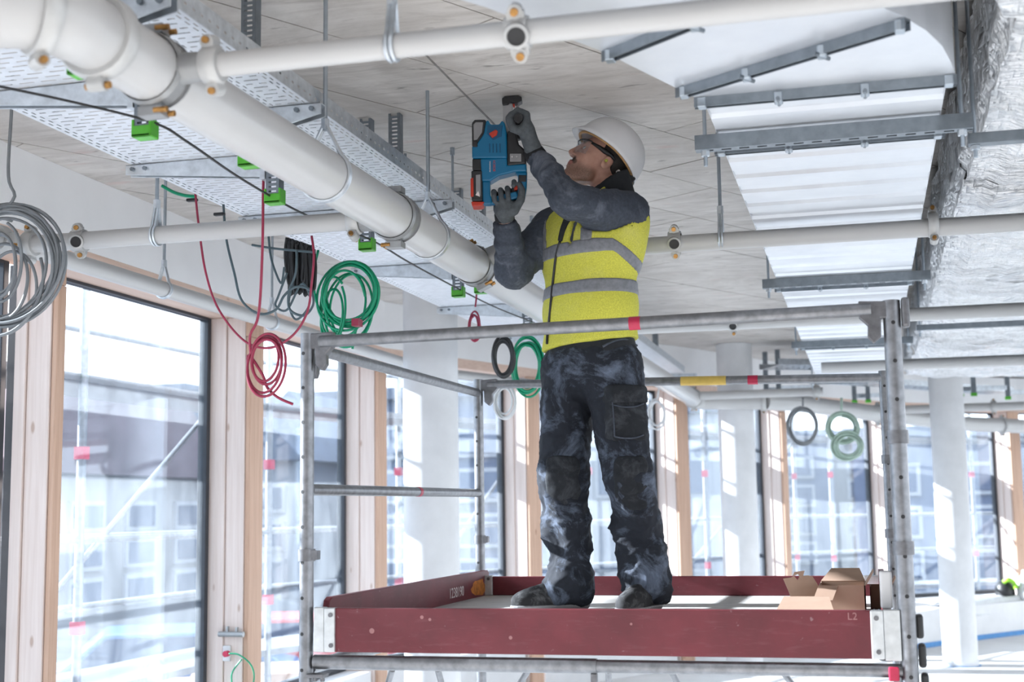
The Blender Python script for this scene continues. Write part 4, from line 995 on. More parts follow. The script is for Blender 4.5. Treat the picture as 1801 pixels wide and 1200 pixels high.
house(215, 30, 7.5, 7, 4.4, 'house_brick', 'gable', 'brown house with pale windows low in the first full window', floors=2, cols=4, gable=1.8)
house(320, 44, 8, 8, 7.6, 'house_white', 'flat', 'white flat roofed block beyond the first full window')
house(500, 36, 3.2, 6, 6.6, 'house_white', 'point', 'narrow white gabled house seen beside the magenta coil', floors=3, cols=2, gable=1.8)
house(570, 38, 3.2, 6, 6.2, 'house_cream', 'point', 'narrow cream gabled house seen beside the first scaffold post', floors=3, cols=2, gable=1.8)
house(700, 42, 7, 7, 7.0, 'house_white', 'gable', 'white house beyond the thick round column', gable=1.6)
house(830, 36, 4.5, 6, 7.5, 'house_blue', 'flat', 'blue block behind the end guardrail post', floors=4, cols=2)
house(1050, 30, 6, 6, 4.6, 'house_white', 'flat', 'white low block seen between the worker\'s legs', floors=2)
house(1240, 46, 8, 8, 8.6, 'house_blue', 'flat', 'dark blue office block left of the second round column', floors=4, cols=4)
house(1370, 60, 9, 8, 9.5, 'house_cream', 'flat', 'cream block right of the second round column', floors=4)
house(1450, 42, 6, 7, 5.2, 'house_white', 'gable', 'white house with slate roof above the cardboard lid', floors=2, cols=3, gable=1.5)
house(1555, 70, 9, 8, 9, 'house_brick', 'gable', 'far brick house behind the tall scaffold post')
house(1625, 40, 4.2, 7, 6.4, 'house_blue', 'flat', 'blue grey block between tall scaffold post and last round column', floors=3, cols=2)
house(1725, 52, 6, 8, 7.5, 'house_white', 'gable', 'white house right of the last round column', gable=1.6)
house(1850, 48, 7, 8, 8.5, 'house_cream', 'flat', 'cream block at the picture edge', floors=4)
def car(px, dist, col, label):
    r = RIGHT*((px-900.5)/FPX)+FWD; r = np.array([r[0], r[1], 0]); r /= np.linalg.norm(r); c = Vector((r[0]*dist, r[1]*dist, ZG)); s = Vector((-r[1], r[0], 0)); f = Vector((r[0], r[1], 0))
    o = thing('parked_car', label, 'car', tuple(c)); prof = [(-2.1, .35), (2.1, .35), (2.15, .8), (1.5, .95), (.9, 1.45), (-1.0, 1.45), (-1.7, .95), (-2.15, .85)]
    MB().prism(prof, c, s, (0, 0, 1), f, -.85, .85).build('car_body', G[col], o, bev=.06)
    MB().prism([(-1.45, .97), (1.3, .97), (.85, 1.38), (-.95, 1.38)], c, s, (0, 0, 1), f, -.86, .86).build('car_glass', G['pane_blue'], o)
    for a in (-1.35, 1.35):
        for b_ in (-.8, .8): MB().cyl(c+s*a+f*(b_-.1)+Vector((0, 0, .33)), c+s*a+f*(b_+.1)+Vector((0, 0, .33)), .33, n=16).build('wheel', G['rubber_black'], o)
car(505, 24, 'car_red', 'red car parked outside beside the first scaffold post'); car(1640, 27, 'car_white', 'white car parked outside beyond the far low wall'); car(300, 22, 'car_blue', 'blue car parked outside low in the first full window')
def stack(px, dist, label, n=6):
    r = RIGHT*((px-900.5)/FPX)+FWD; r = np.array([r[0], r[1], 0]); r /= np.linalg.norm(r); c = Vector((r[0]*dist, r[1]*dist, ZG)); s = Vector((-r[1], r[0], 0)); f = Vector((r[0], r[1], 0)); R = Matrix((s, f, Vector((0, 0, 1)))).transposed()
    o = thing('timber_stack', label, 'stack', tuple(c))
    for k in range(n): MB().box(c+Vector((0, 0, .12+.2*k))+s*random.uniform(-.15, .15), (3.6, 1.4, .16), R).build('board_layer', G['house_white' if k % 2 else 'cardboard'], o, bev=.01)
stack(180, 15, 'pale stack of boards on the ground outside the first full window', 7); stack(262, 17, 'low pale stack of panels just outside the first full window', 4); stack(560, 20, 'stack of boards outside beyond the first scaffold post', 5)
# ------------------------------------------------------------------ the worker: smooth implicit surfaces turned into meshes
OM = np.array(at(1040, 1068, z=1.217)); OM[2] = ZDK+.002                    # on the deck between the feet
VD = np.array([OM[0], OM[1], 0.0]); VD /= np.linalg.norm(VD)  # level direction away from the eye
VR = np.array([VD[1], -VD[0], 0.0])                          # level direction across, towards the foil duct
def MP(px, py, w=0.0):
    """point on the upright plane through the worker, w metres further away"""
    r = RIGHT*((px-900.5)/FPX) - UP*((py-600.0)/FPX) + FWD
    t = (np.dot(OM-EYE, VD)+w)/np.dot(r, VD); return EYE+t*r
def loc(u, w, z): return OM+VR*u+VD*w+np.array([0, 0, z])
def face_axes(deg):
    """level axes of a body turned deg from the eye towards the drill: forward, left"""
    a = math.radians(deg); return -math.sin(a)*VR-math.cos(a)*VD, math.cos(a)*VR-math.sin(a)*VD
UPZ = np.array([0, 0, 1.0])
def rcone(p, a, b, ra, rb):
    a = np.asarray(a); b = np.asarray(b); ab = b-a; t = np.clip(((p-a)@ab)/(ab@ab), 0, 1)
    return np.linalg.norm(p-a-t[..., None]*ab, axis=-1)-(ra+(rb-ra)*t)
def ell(p, c, r, ax=None):
    q = p-np.asarray(c)
    if ax is not None: q = np.stack([q@ax[0], q@ax[1], q@ax[2]], -1)
    r = np.asarray(r); k0 = np.linalg.norm(q/r, axis=-1); k1 = np.linalg.norm(q/(r*r), axis=-1)
    return k0*(k0-1)/np.maximum(k1, 1e-6)
def rbox(p, c, h, ax, rd=.005):
    q = p-np.asarray(c); q = np.abs(np.stack([q@ax[0], q@ax[1], q@ax[2]], -1))-np.asarray(h)+rd
    return np.linalg.norm(np.maximum(q, 0), axis=-1)+np.minimum(q.max(-1), 0)-rd
def su(*ds, k=.03):
    d = ds[0]
    for e in ds[1:]:
        h = np.clip(.5+.5*(e-d)/k, 0, 1); d = e+(d-e)*h-k*h*(1-h)
    return d
def nets(fn, lo, hi, h):
    lo = np.asarray(lo, float); hi = np.asarray(hi, float); n = np.ceil((hi-lo)/h).astype(int)+1
    g = np.stack(np.meshgrid(*[lo[k]+h*np.arange(n[k]) for k in range(3)], indexing='ij'), -1)
    f = fn(g); S = tuple(x-1 for x in f.shape); acc = np.zeros(S+(3,)); cnt = np.zeros(S); edges = []
    for ax in range(3):
        a = f.take(range(0, f.shape[ax]-1), ax); b = f.take(range(1, f.shape[ax]), ax); mk = (a < 0) != (b < 0)
        I = np.argwhere(mk); t = a[mk]/(a[mk]-b[mk]); pos = I.astype(float); pos[:, ax] += t; o1, o2 = [(1, 2), (2, 0), (0, 1)][ax]
        for d1 in (0, -1):
            for d2 in (0, -1):
                C = I.copy(); C[:, o1] += d1; C[:, o2] += d2; ok = ((C >= 0) & (C < np.array(S))).all(1); C = C[ok]
                np.add.at(acc, tuple(C.T), pos[ok]); np.add.at(cnt, tuple(C.T), 1)
        edges.append((I, a[mk] < 0, o1, o2))
    act = cnt > 0; ids = -np.ones(S, int); ids[act] = np.arange(act.sum()); v = acc[act]/cnt[act][:, None]*h+lo; faces = []
    for I, neg, o1, o2 in edges:
        q = []
        for d1, d2 in ((0, 0), (-1, 0), (-1, -1), (0, -1)):
            C = I.copy(); C[:, o1] += d1; C[:, o2] += d2; ok = ((C >= 0) & (C < np.array(S))).all(1); r = -np.ones(len(C), int); r[ok] = ids[tuple(C[ok].T)]; q.append(r)
        q = np.stack(q, 1); ok = (q >= 0).all(1); q = q[ok]; ng = neg[ok]; q[~ng] = q[~ng][:, ::-1]; faces.append(q)
    return v, np.concatenate(faces)
def solid(name, fn, lo, hi, h, mat, parent, disp=None, relax=1):
    v, f = nets(fn, lo, hi, h)
    if relax or disp is not None:
        e = np.concatenate([f[:, [0, 1]], f[:, [1, 2]], f[:, [2, 3]], f[:, [3, 0]]])
        for _ in range(relax):
            s = np.zeros_like(v); c = np.zeros(len(v)); np.add.at(s, e[:, 0], v[e[:, 1]]); np.add.at(c, e[:, 0], 1); np.add.at(s, e[:, 1], v[e[:, 0]]); np.add.at(c, e[:, 1], 1); v = v*.5+.5*s/np.maximum(c, 1)[:, None]
    if disp is not None:
        n = np.zeros_like(v); fnv = np.cross(v[f[:, 2]]-v[f[:, 0]], v[f[:, 3]]-v[f[:, 1]])
        for k in range(4): np.add.at(n, f[:, k], fnv)
        n /= np.maximum(np.linalg.norm(n, axis=1), 1e-12)[:, None]
        v = v+n*np.array([disp(p) for p in v])[:, None]
    mb = MB(); mb.v = [tuple(p) for p in v.tolist()]; mb.f = [tuple(q) for q in f.tolist()]
    return mb.build(name, mat, parent, smooth='all', fix=False)
def bounds(pts, r):
    P = np.array(pts); return P.min(0)-r, P.max(0)+r
# cloth, skin and tool materials
def cloth(name, col, dust, amt=.4, scale=7, fine=60):
    m, nt, b = nodes_of(name); v = coords(nt); f = nz(nt, v, scale, 6, .7, .6); g = nz(nt, v, fine, 4)
    c = ramp(nt, g, [(.3, tuple(x*.8 for x in col)), (.7, tuple(min(1, x*1.2) for x in col))])
    c = mixc(nt, ramp(nt, f, [(.5, (0, 0, 0)), (.8, (amt, amt, amt))]), c, dust); nt.links.new(c, b.inputs['Base Color']); b.inputs['Roughness'].default_value = .85
    bump(nt, b, g, .25, .002); return m
cloth('sweat_grey', (.05, .06, .082), (.26, .285, .35), .85, 6, 90)
cloth('sweat_black', (.012, .014, .018), (.05, .055, .06), .3)
cloth('hi_vis', (.60, .58, .075), (.68, .66, .26), .5, 4, 220)
bn_ = [n_ for n_ in MATS['hi_vis'].node_tree.nodes if n_.type == 'BUMP'][0]; bn_.inputs['Strength'].default_value = .06
cloth('reflective', (.20, .205, .225), (.30, .31, .34), .5, 9); MATS['reflective'].node_tree.nodes['Principled BSDF'].inputs['Roughness'].default_value = .5
cloth('trouser', (.008, .011, .019), (.22, .27, .37), .95, 6.5, 70)  # pale blue patches mix dust with sheen highlights put into the colour
cloth('pocket_cloth', (.008, .010, .014), (.14, .15, .17), .5, 9, 80)
cloth('glove_grey', (.075, .085, .095), (.14, .15, .16), .5, 14); cloth('glove_black', (.012, .013, .016), (.04, .04, .045), .4, 20)
cloth('boot_black', (.014, .014, .016), (.28, .28, .29), .6, 16)
plain('helmet_white', (.78, .79, .82), .32, var=.02); plain('hair_dark', (.018, .013, .011), .7, var=.3, scale=90)
plain('lens_strap', (.008, .008, .01), .4); plain('strap_tan', (.45, .26, .11), .6)
plain('ear_plug_yellow', (.6, .6, .1), .5)
plain('tool_blue', (.0, .13, .27), .38, var=.06); plain('tool_blue_dark', (.0, .07, .16), .4); plain('tool_black', (.018, .018, .02), .5, var=.25, scale=40); plain('tool_grey', (.26, .26, .27), .45); plain('tool_red', (.50, .035, .015), .4); plain('rod_chrome', (.5, .5, .52), .25, .9); plain('arm_grey', (.42, .42, .43), .5)
m, nt, b = nodes_of('clear_lens'); nt.nodes.remove(b); tr = nt.nodes.new('ShaderNodeBsdfTransparent'); tr.inputs[0].default_value = (.93, .94, .96, 1); gl = nt.nodes.new('ShaderNodeBsdfGlossy'); gl.inputs['Roughness'].default_value = .05; mx = nt.nodes.new('ShaderNodeMixShader'); mx.inputs[0].default_value = .10
nt.links.new(tr.outputs[0], mx.inputs[1]); nt.links.new(gl.outputs[0], mx.inputs[2]); nt.links.new(mx.outputs[0], nt.nodes['Material Output'].inputs[0])

# --- joints
hipL, hipR = MP(1078, 655, -.06), MP(1003, 655, .06)
kneeL, kneeR = MP(1103, 835, -.10), MP(990, 835, -.02)
ankL, ankR = MP(1138, 1030, -.03), MP(1001, 1030, .05)
pel = MP(1039, 625, .0); wai = MP(1038, 545, .0); che = MP(1038, 445, .0)
shL, shR = MP(1100, 378, -.10), MP(972, 402, .13)
elL, wrL = MP(1000, 353, -.30), MP(941, 272, -.20)
elR, wrR = MP(903, 476, .02), MP(888, 386, -.10)
nek = MP(1075, 345, .0); ear = MP(1064, 285, -.02)
fP, lP = face_axes(34); axP = (lP, fP, UPZ); fT, lT = face_axes(48); axT = (lT, fT, UPZ)
fHh, lHh = face_axes(77); ph = math.radians(30)
fH = fHh*math.cos(ph)+UPZ*math.sin(ph); uH = -fHh*math.sin(ph)+UPZ*math.cos(ph); lH = lHh; axH = (fH, lH, uH)
HS = 1.06
def H(f, l, u): return ear+(fH*f+lH*(l-.072)+uH*u)*HS          # head frame measured from the near ear canal
# --- body: one continuous skin
def torso(p, g=0.0):
    return su(ell(p, che, (.225+g, .150+g, .20+g), axT), ell(p, wai, (.205+g, .148+g, .17+g), axT), ell(p, pel, (.185+g, .14+g, .13+g), axP), rcone(p, shL-np.array([0, 0, .02]), shR-np.array([0, 0, .02]), .075+g, .07+g), k=.07)
def head(p):
    d = su(ell(p, H(-.012, 0, .055), (.101*HS, .078*HS, .10*HS), axH), ell(p, H(.045, 0, -.005), (.066*HS, .064*HS, .085*HS), axH), k=.03)
    d = su(d, rcone(p, H(.03, .045, -.075), H(.088, .012, -.098), .022, .020), rcone(p, H(.03, -.045, -.075), H(.088, -.012, -.098), .022, .020), ell(p, H(.086, 0, -.095), (.022, .024, .018), axH), k=.035)      # jaw, chin
    d = su(d, ell(p, H(.092, 0, -.055), (.022, .032, .024), axH), k=.02)
    d = su(d, rcone(p, H(.090, .03, .045), H(.090, -.03, .045), .015, .015), k=.02)                            # brow
    d = su(d, ell(p, H(.068, .042, -.012), (.026, .022, .02), axH), ell(p, H(.068, -.042, -.012), (.026, .022, .02), axH), k=.02)   # cheekbones
    d = su(d, rcone(p, H(.102, 0, .035), H(.128, 0, -.010), .009, .0115), k=.012); d = su(d, ell(p, H(.118, .011, -.016), (.012, .009, .008), axH), ell(p, H(.118, -.011, -.016), (.012, .009, .008), axH), k=.006)
    d = su(d, rcone(p, H(.112, .017, -.048), H(.112, -.017, -.048), .0075, .0075), rcone(p, H(.110, .015, -.062), H(.110, -.015, -.062), .0085, .0085), k=.005)   # lips
    for s in (1, -1):
        d = np.maximum(d, -su(ell(p, H(.099, .031*s, .022), (.013, .017, .010), axH), k=.01)*1.0)              # eye sockets
        e = ell(p, H(-.008, .080*s, .0), (.020*HS, .008*HS, .033*HS), (axH[0]*.95+axH[2]*.3, axH[1]+axH[0]*-.25*s, axH[2]*.95-axH[0]*.3)); d = su(d, e, k=.008)
        d = np.maximum(d, -ell(p, H(-.002, .089*s, .002), (.009, .006, .014), axH))
    return d
def arm(p, a, b, c, r0, r1, r2, k=.03): return su(rcone(p, a, b, r0, r1), rcone(p, b, c, r1, r2), k=k)
def body_fn(p):
    d = su(torso(p, -.02), arm(p, shL, elL, wrL, .06, .043, .033), arm(p, shR, elR, wrR, .058, .043, .033), k=.04)
    d = su(d, arm(p, hipL, kneeL, ankL, .08, .055, .045), arm(p, hipR, kneeR, ankR, .08, .055, .045), k=.03)
    d = su(d, rcone(p, nek-np.array([0, 0, .03]), H(-.03, 0, -.04), .058, .055), k=.022)
    return d
def body_all(p): return su(body_fn(p), head(p), k=.02)
lo, hi = bounds([ankL, ankR, shL, elL, wrL, wrR, elR, H(0, 0, .15), H(.1, 0, 0), pel+.2, pel-.2], .14)
m, nt, b = nodes_of('skin')
geo = nt.nodes.new('ShaderNodeNewGeometry')
def plane_mask(nt, point, normal, a, bnd):
    """0 to 1 ramp of the distance along a direction"""
    vm = nt.nodes.new('ShaderNodeVectorMath'); vm.operation = 'SUBTRACT'; nt.links.new(geo.outputs['Position'], vm.inputs[0]); vm.inputs[1].default_value = tuple(map(float, point))
    dt = nt.nodes.new('ShaderNodeVectorMath'); dt.operation = 'DOT_PRODUCT'; nt.links.new(vm.outputs[0], dt.inputs[0]); dt.inputs[1].default_value = tuple(map(float, normal))
    mr = nt.nodes.new('ShaderNodeMapRange'); mr.inputs[1].default_value = a; mr.inputs[2].default_value = bnd; nt.links.new(dt.outputs['Value'], mr.inputs[0]); return mr.outputs[0]
def mul(nt, a, c):
    x = nt.nodes.new('ShaderNodeMath'); x.operation = 'MULTIPLY'
    for s, v_ in zip(x.inputs, (a, c)):
        if isinstance(v_, (int, float)): s.default_value = v_
        else: nt.links.new(v_, s)
    return x.outputs[0]
def blob(nt, c, rad):
    vm = nt.nodes.new('ShaderNodeVectorMath'); vm.operation = 'DISTANCE'; nt.links.new(geo.outputs['Position'], vm.inputs[0]); vm.inputs[1].default_value = tuple(map(float, c))
    mr = nt.nodes.new('ShaderNodeMapRange'); mr.inputs[1].default_value = rad; mr.inputs[2].default_value = rad*.55; nt.links.new(vm.outputs['Value'], mr.inputs[0]); return mr.outputs[0]
sk = nz(nt, coords(nt), 30, 3); c = ramp(nt, sk, [(.3, (.54, .29, .22)), (.7, (.64, .37, .285))])
st = nz(nt, coords(nt), 260, 2)
beard = mul(nt, plane_mask(nt, H(.0, 0, -.035), -uH, 0, .03), plane_mask(nt, H(.0, 0, -.02), fH, .0, .03))   # stubble on jaw and chin
neckfade = plane_mask(nt, H(.0, 0, -.16), uH, 0, .05); beard = mul(nt, mul(nt, beard, neckfade), ramp(nt, st, [(.35, (.35, .35, .35)), (.65, (.72, .72, .72))])); c = mixc(nt, beard, c, (.13, .085, .065))
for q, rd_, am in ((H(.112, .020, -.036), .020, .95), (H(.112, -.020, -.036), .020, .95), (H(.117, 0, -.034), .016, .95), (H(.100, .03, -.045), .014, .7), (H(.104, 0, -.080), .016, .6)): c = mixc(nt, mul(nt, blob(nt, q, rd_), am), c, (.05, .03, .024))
for q in (H(.117, .012, -.056), H(.117, -.012, -.056), H(.112, .022, -.055)): c = mixc(nt, mul(nt, blob(nt, q, .012), .75), c, (.46, .17, .15))
for s in (1, -1): c = mixc(nt, mul(nt, blob(nt, H(.103, .034*s, .050), .020), .8), c, (.04, .026, .02))
nt.links.new(c, b.inputs['Base Color']); b.inputs['Roughness'].default_value = .5; b.inputs['Subsurface Weight'].default_value = .08; b.inputs['Subsurface Radius'].default_value = (.01, .004, .002)
# coarse body below, fine head above, joined at the neck into one mesh
vb, fb = nets(body_all, lo, hi, .016)
cut = float(nek[2])-.005
hl, hh = bounds([H(0, -.09, .16), H(.14, .09, -.13), H(-.12, .09, .0), H(-.1, -.09, .1)], .03); hl[2] = cut
keep = (vb[fb][:, :, 2].max(1) < cut+.018); vh, fh = nets(lambda p: np.maximum(body_all(p), cut-.004-p[..., 2]), (hl[0]-.06, hl[1]-.06, cut-.02), hh, .0042)
e = np.concatenate([fh[:, [0, 1]], fh[:, [1, 2]], fh[:, [2, 3]], fh[:, [3, 0]]])
for _ in range(1):
    s = np.zeros_like(vh); cc = np.zeros(len(vh)); np.add.at(s, e[:, 0], vh[e[:, 1]]); np.add.at(cc, e[:, 0], 1); np.add.at(s, e[:, 1], vh[e[:, 0]]); np.add.at(cc, e[:, 1], 1); vh = vh*.5+.5*s/np.maximum(cc, 1)[:, None]
mb = MB(); mb.v = [tuple(p) for p in vb.tolist()]+[tuple(p) for p in vh.tolist()]; mb.f = [tuple(q) for q in fb[keep].tolist()]+[tuple(q) for q in (fh+len(vb)).tolist()]
used = sorted({i for f_ in mb.f for i in f_}); mp_ = {o_: n_ for n_, o_ in enumerate(used)}; mb.v = [mb.v[i] for i in used]; mb.f = [tuple(mp_[i] for i in f_) for f_ in mb.f]
person = mb.build('person', G['skin'], None, smooth='all', fix=False)
tag(person, 'worker in white helmet, yellow hi-vis vest and dusty dark trousers drilling into the ceiling', 'person')
# eyes
for s in (1, -1):
    MB().lathe([(.0115*math.sin(a), max(.0005, .0115*math.cos(a))) for a in np.linspace(-PI/2, PI/2, 9)], H(.0865, .031*s, .020), fH, 14).build('eyeball', G['cable_white'], person, smooth='all')
    q = H(.0865, .031*s, .020)+(fH*.90+uH*.35)*.0100; MB().lathe([(0, .0055), (.0018, .004), (.0024, .0008)], q, fH*.9+uH*.35, 12).build('iris', G['hair_dark'], person, smooth='all')
# hair at the back and sides below the helmet
solid('hair', lambda p: np.maximum(np.maximum(ell(p, H(-.020, 0, .050), (.104*HS, .083*HS, .112*HS), axH), (p-H(.0, 0, 0))@fH-(.030*HS)), -((p-H(0, 0, .012))@uH)-.055*np.clip(-((p-ear)@fH)/.08, 0, 1)-np.where((p-ear)@fH > -.03, -.015, 0)), *bounds([H(.05, .09, .16), H(-.13, -.09, -.1), H(-.1, .1, .1), H(.05, -.1, 0)], .02), .005, G['hair_dark'], person)

# --- clothing
def folds(p, amp, k, stretch=(1, 1, 1), seed=0.0):
    v = Vector((p[0]*k*stretch[0]+seed, p[1]*k*stretch[1], p[2]*k*stretch[2])); a = noise.noise(v); b_ = noise.noise(v*2.3)
    return amp*((1-abs(a)*2.2)*.6+.4*b_)
def sweat_fn(p):
    d = su(torso(p, .0), su(rcone(p, shL, elL, .092, .061), rcone(p, elL, wrL, .060, .044), k=.04), su(rcone(p, shR, elR, .082, .068), rcone(p, elR, wrR, .066, .044), k=.03), k=.05)
    z0 = pel[2]+.035
    d = np.maximum(d, z0-p[..., 2])
    for w_, e_ in ((wrL, elL), (wrR, elR)):                                                                    # cuffs end cleanly
        t = (w_-e_)/np.linalg.norm(w_-e_); near = np.linalg.norm(p-w_, axis=-1) < .085
        d = np.where(near, np.maximum(d, (p-w_)@t+.012), d)
    return d
nk_in = lambda p: rcone(p, nek-np.array([0, 0, .0]), H(.0, 0, -.03), .071, .068)
sweat_all = sweat_fn
lo, hi = bounds([shL, shR, elL, elR, wrL, wrR, nek+np.array([0, 0, .1]), pel+.22, pel-np.array([.22, .22, 0])], .12)
def sweat_disp(p):
    d = folds(p, .008, 7, (1, 1, 1.6))+.004*(1-2*abs(noise.noise(Vector((p[0]*17+p[2]*9, p[1]*17, p[2]*15)))))**3; q = np.asarray(p)
    for w_, e_ in ((wrL, elL), (wrR, elR)):
        t = np.clip(np.dot(q-e_, w_-e_)/np.dot(w_-e_, w_-e_), 0, 1.1); dist = np.linalg.norm(q-e_-(w_-e_)*t)
        if dist < .1: d += .0035*math.sin(t*26+2*noise.noise(Vector(q)*9))*min(1, max(0, t*2))
    return d
sweat = solid('sweatshirt', sweat_all, lo, hi, .0085, G['sweat_grey'], person, sweat_disp)
ca0, ca1 = nek-np.array([0, 0, .07]), MP(1068, 306, .01); cn = -.55*VR+.83*UPZ; cq = MP(1074, 318, 0)
solid('collar', lambda p: np.maximum(np.maximum(rcone(p, ca0, ca1, .115, .086), -rcone(p, ca0, ca1+UPZ*.05, .092, .066)), (p-cq)@cn), *bounds([ca0, ca1, ca1+UPZ*.05], .13), .006, G['sweat_black'], person, lambda p: folds(p, .004, 14))
# vest
zh = pel[2]+.035
armL_out = lambda p: rcone(p, shL+(shL-elL)*-.10+np.array([0, 0, .0]), elL, .098, .09)
armR_out = lambda p: rcone(p, shR, elR, .088, .085)
def vest_fn(p, g=.016):
    d = torso(p, g); d = su(d, ell(p, che+lT*.17-fT*.05+np.array([0, 0, .05]), (.06, .05, .12), axT), k=.06)
    flare = .012*np.clip((wai[2]-p[..., 2])/.2, 0, 1); d = d-flare
    d = np.maximum(d, zh+.02*np.clip((p-wai)@VR/.2, -1, 1)+.005-p[..., 2])
    d = np.maximum(d, -armL_out(p)); d = np.maximum(d, -armR_out(p))
    vn = (p-che)@fT; zv = nek[2]-.055-.20*np.clip((vn-.02)/.16, 0, 1)
    nd = np.abs((p-nek)@lT)-.010-.16*np.clip(p[..., 2]-zv-.03, 0, 1); d = np.maximum(d, -np.maximum(nd, zv-p[..., 2]))
    return d
lo, hi = bounds([shL, shR, che+.28, che-np.array([.28, .28, 0]), pel], .10)
vdisp = lambda p: folds(p, .006, 6, (1, 1, .55), 3.1)
vest = solid('hi_vis_vest', vest_fn, lo, hi, .007, G['hi_vis'], person, vdisp)
zb1, zb2 = float(MP(1040, 433, -.18)[2]), float(MP(1040, 502, -.18)[2])
def band(p, z, slope=0.0):
    zz = z-slope*np.clip((p-che)@VR-.09, 0, 1); return np.abs(p[..., 2]-zz)-.026
for nm, fnb in (('reflective_band', lambda p: band(p, zb1, .75)), ('reflective_band', lambda p: band(p, zb2))):
    solid(nm, lambda p: np.maximum(vest_fn(p, .0205), fnb(p)), lo, hi, .0065, G['reflective'], vest, vdisp)
ub1 = float((MP(1031, 410, -.17)-che)@VR); ub2 = float((MP(952, 420, .02)-che)@VR)
for ub, hw in ((ub1, .022), (ub2, .022)):
    solid('shoulder_band', lambda p: np.maximum(np.maximum(vest_fn(p, .0205), np.abs((p-che)@VR-ub)-hw), np.maximum(zb1+.02-p[..., 2], (p-che)@VD-.06)), lo, hi, .0065, G['reflective'], vest, vdisp)
def snap(px, py, fn, w0=-.34):
    """first point of a surface met by the sight line at a picture position"""
    ws = np.linspace(w0, .25, 240); P = np.array([MP(px, py, w) for w in ws]); d = fn(P); k = int(np.argmax(d < 0)) if (d < 0).any() else len(ws)//2; return tuple(P[k])
zp = [snap(x, y, lambda p: vest_fn(p, .022)) for x, y in ((985, 424), (978, 450), (973, 490), (969, 530), (966, 560), (963, 585), (962, 605))]
MB().tube(smooth_path(zp, 5), .0055, 8).build('zipper', G['lens_strap'], vest, smooth='all')
zp = [snap(x, y, lambda p: vest_fn(p, .022)) for x, y in ((997, 388), (990, 405), (985, 424))]
MB().tube(smooth_path(zp, 5), [.016-.0006*k for k in range(len(smooth_path(zp, 5)))], 8).build('neck_opening', G['sweat_black'], vest, smooth='all')
sp2 = [snap(x, y, sweat_fn) for x, y in ((1056, 336), (1066, 329), (1079, 326), (1092, 329))]; MB().tube(smooth_path(sp2, 5), .0055, 8).build('shoulder_edge', G['hi_vis'], vest, smooth='all')
# dark hem of the sweatshirt and belt line
solid('waistband', lambda p: np.maximum(torso(p, .008), np.abs(p[..., 2]-(pel[2]+.020))-.045), *bounds([pel+.25, pel-np.array([.25, .25, .1])], .02), .008, G['sweat_black'], person, lambda p: folds(p, .006, 8))
# trousers
def leg(p, h_, k_, a_, rh, rk, ra):
    sh = (k_+a_)/2+np.array([0, 0, .02]); return su(rcone(p, h_, k_, rh, rk), rcone(p, k_, sh, rk, ra), rcone(p, sh, a_-np.array([0, 0, .035]), ra, ra+.004), k=.03)
def trouser_fn(p):
    d = su(ell(p, pel-np.array([0, 0, .03]), (.192, .150, .135), axP), leg(p, hipL, kneeL, ankL, .112, .088, .072), k=.05); d = su(d, leg(p, hipR, kneeR, ankR, .112, .088, .074), k=.035)
    d = np.maximum(d, p[..., 2]-(pel[2]+.035)); return np.maximum(d, (ZDK+.045)-p[..., 2])
lo, hi = bounds([ankL, ankR, pel+.2, pel-np.array([.2, .2, 0]), kneeL, kneeR], .12)
def tdisp(p):
    q = np.asarray(p); low = max(0.0, min(1.0, (kneeL[2]-q[2]+.05)/.25)); v = Vector((p[0]*8, p[1]*8, p[2]*6+p[0]*4)); a = noise.noise(v)
    w_ = Vector((p[0]*13+p[2]*7, p[1]*13, p[2]*15-p[0]*5)); r1 = 1-abs(noise.noise(w_))*2; w_ = Vector((p[0]*24-p[2]*9, p[1]*24, p[2]*26)); r2 = 1-abs(noise.noise(w_))*2
    return .002+(.007+.019*low)*(1-2.2*abs(a))+(.004+.005*low)*(r1*r1*r1-.3)+.0035*(r2**3)
trousers = solid('work_trousers', trouser_fn, lo, hi, .0075, G['trouser'], person, tdisp)
# cargo pocket, flap, knee patches, fly
cpk = np.array(snap(1106, 728, trouser_fn)); nrm = -VD*.8+VR*.6; nrm /= np.linalg.norm(nrm); axc = (np.cross(UPZ, nrm), nrm, UPZ)
solid('cargo_pocket', lambda p: np.maximum(trouser_fn(p)-.026, rbox(p, cpk, (.07, .09, .10), axc, .012)), *bounds([cpk], .15), .006, G['pocket_cloth'], trousers, lambda p: folds(p, .006, 14))
solid('pocket_flap', lambda p: np.maximum(trouser_fn(p)-.038, rbox(p, cpk+np.array([0, 0, .075]), (.074, .09, .035), axc, .012)), *bounds([cpk], .16), .006, G['pocket_cloth'], trousers, lambda p: folds(p, .004, 14))
for kn, px, py in ((kneeL, 1110, 850), (kneeR, 990, 850)):
    c_ = np.array(snap(px, py, trouser_fn)); solid('knee_patch', lambda p: np.maximum(trouser_fn(p)-.013, rbox(p, c_, (.062, .1, .105), (VR, VD, UPZ), .03)), *bounds([c_], .16), .007, G['pocket_cloth'], trousers, lambda p: folds(p, .010, 12))
for sp_ in (((1077, 690), (1078, 715), (1080, 745), (1081, 768)), ((1081, 768), (1098, 771), (1118, 770), (1132, 765)), ((1078, 712), (1098, 716), (1118, 715), (1132, 710))):
    s3 = [snap(x, y, lambda p: np.minimum(trouser_fn(p)-.006, np.maximum(trouser_fn(p)-.033, rbox(p, cpk, (.075, .09, .105), axc, .012)))) for x, y in sp_]; MB().tube(smooth_path(s3, 5), .0032, 6).build('pocket_piping', G['sweat_grey'], trousers, smooth='all')
fl = [snap(x, y, trouser_fn) for x, y in ((993, 612), (995, 640), (1000, 665), (1008, 685))]; MB().tube(smooth_path(fl, 5), .005, 6).build('fly_seam', G['sweat_grey'], trousers, smooth='all')
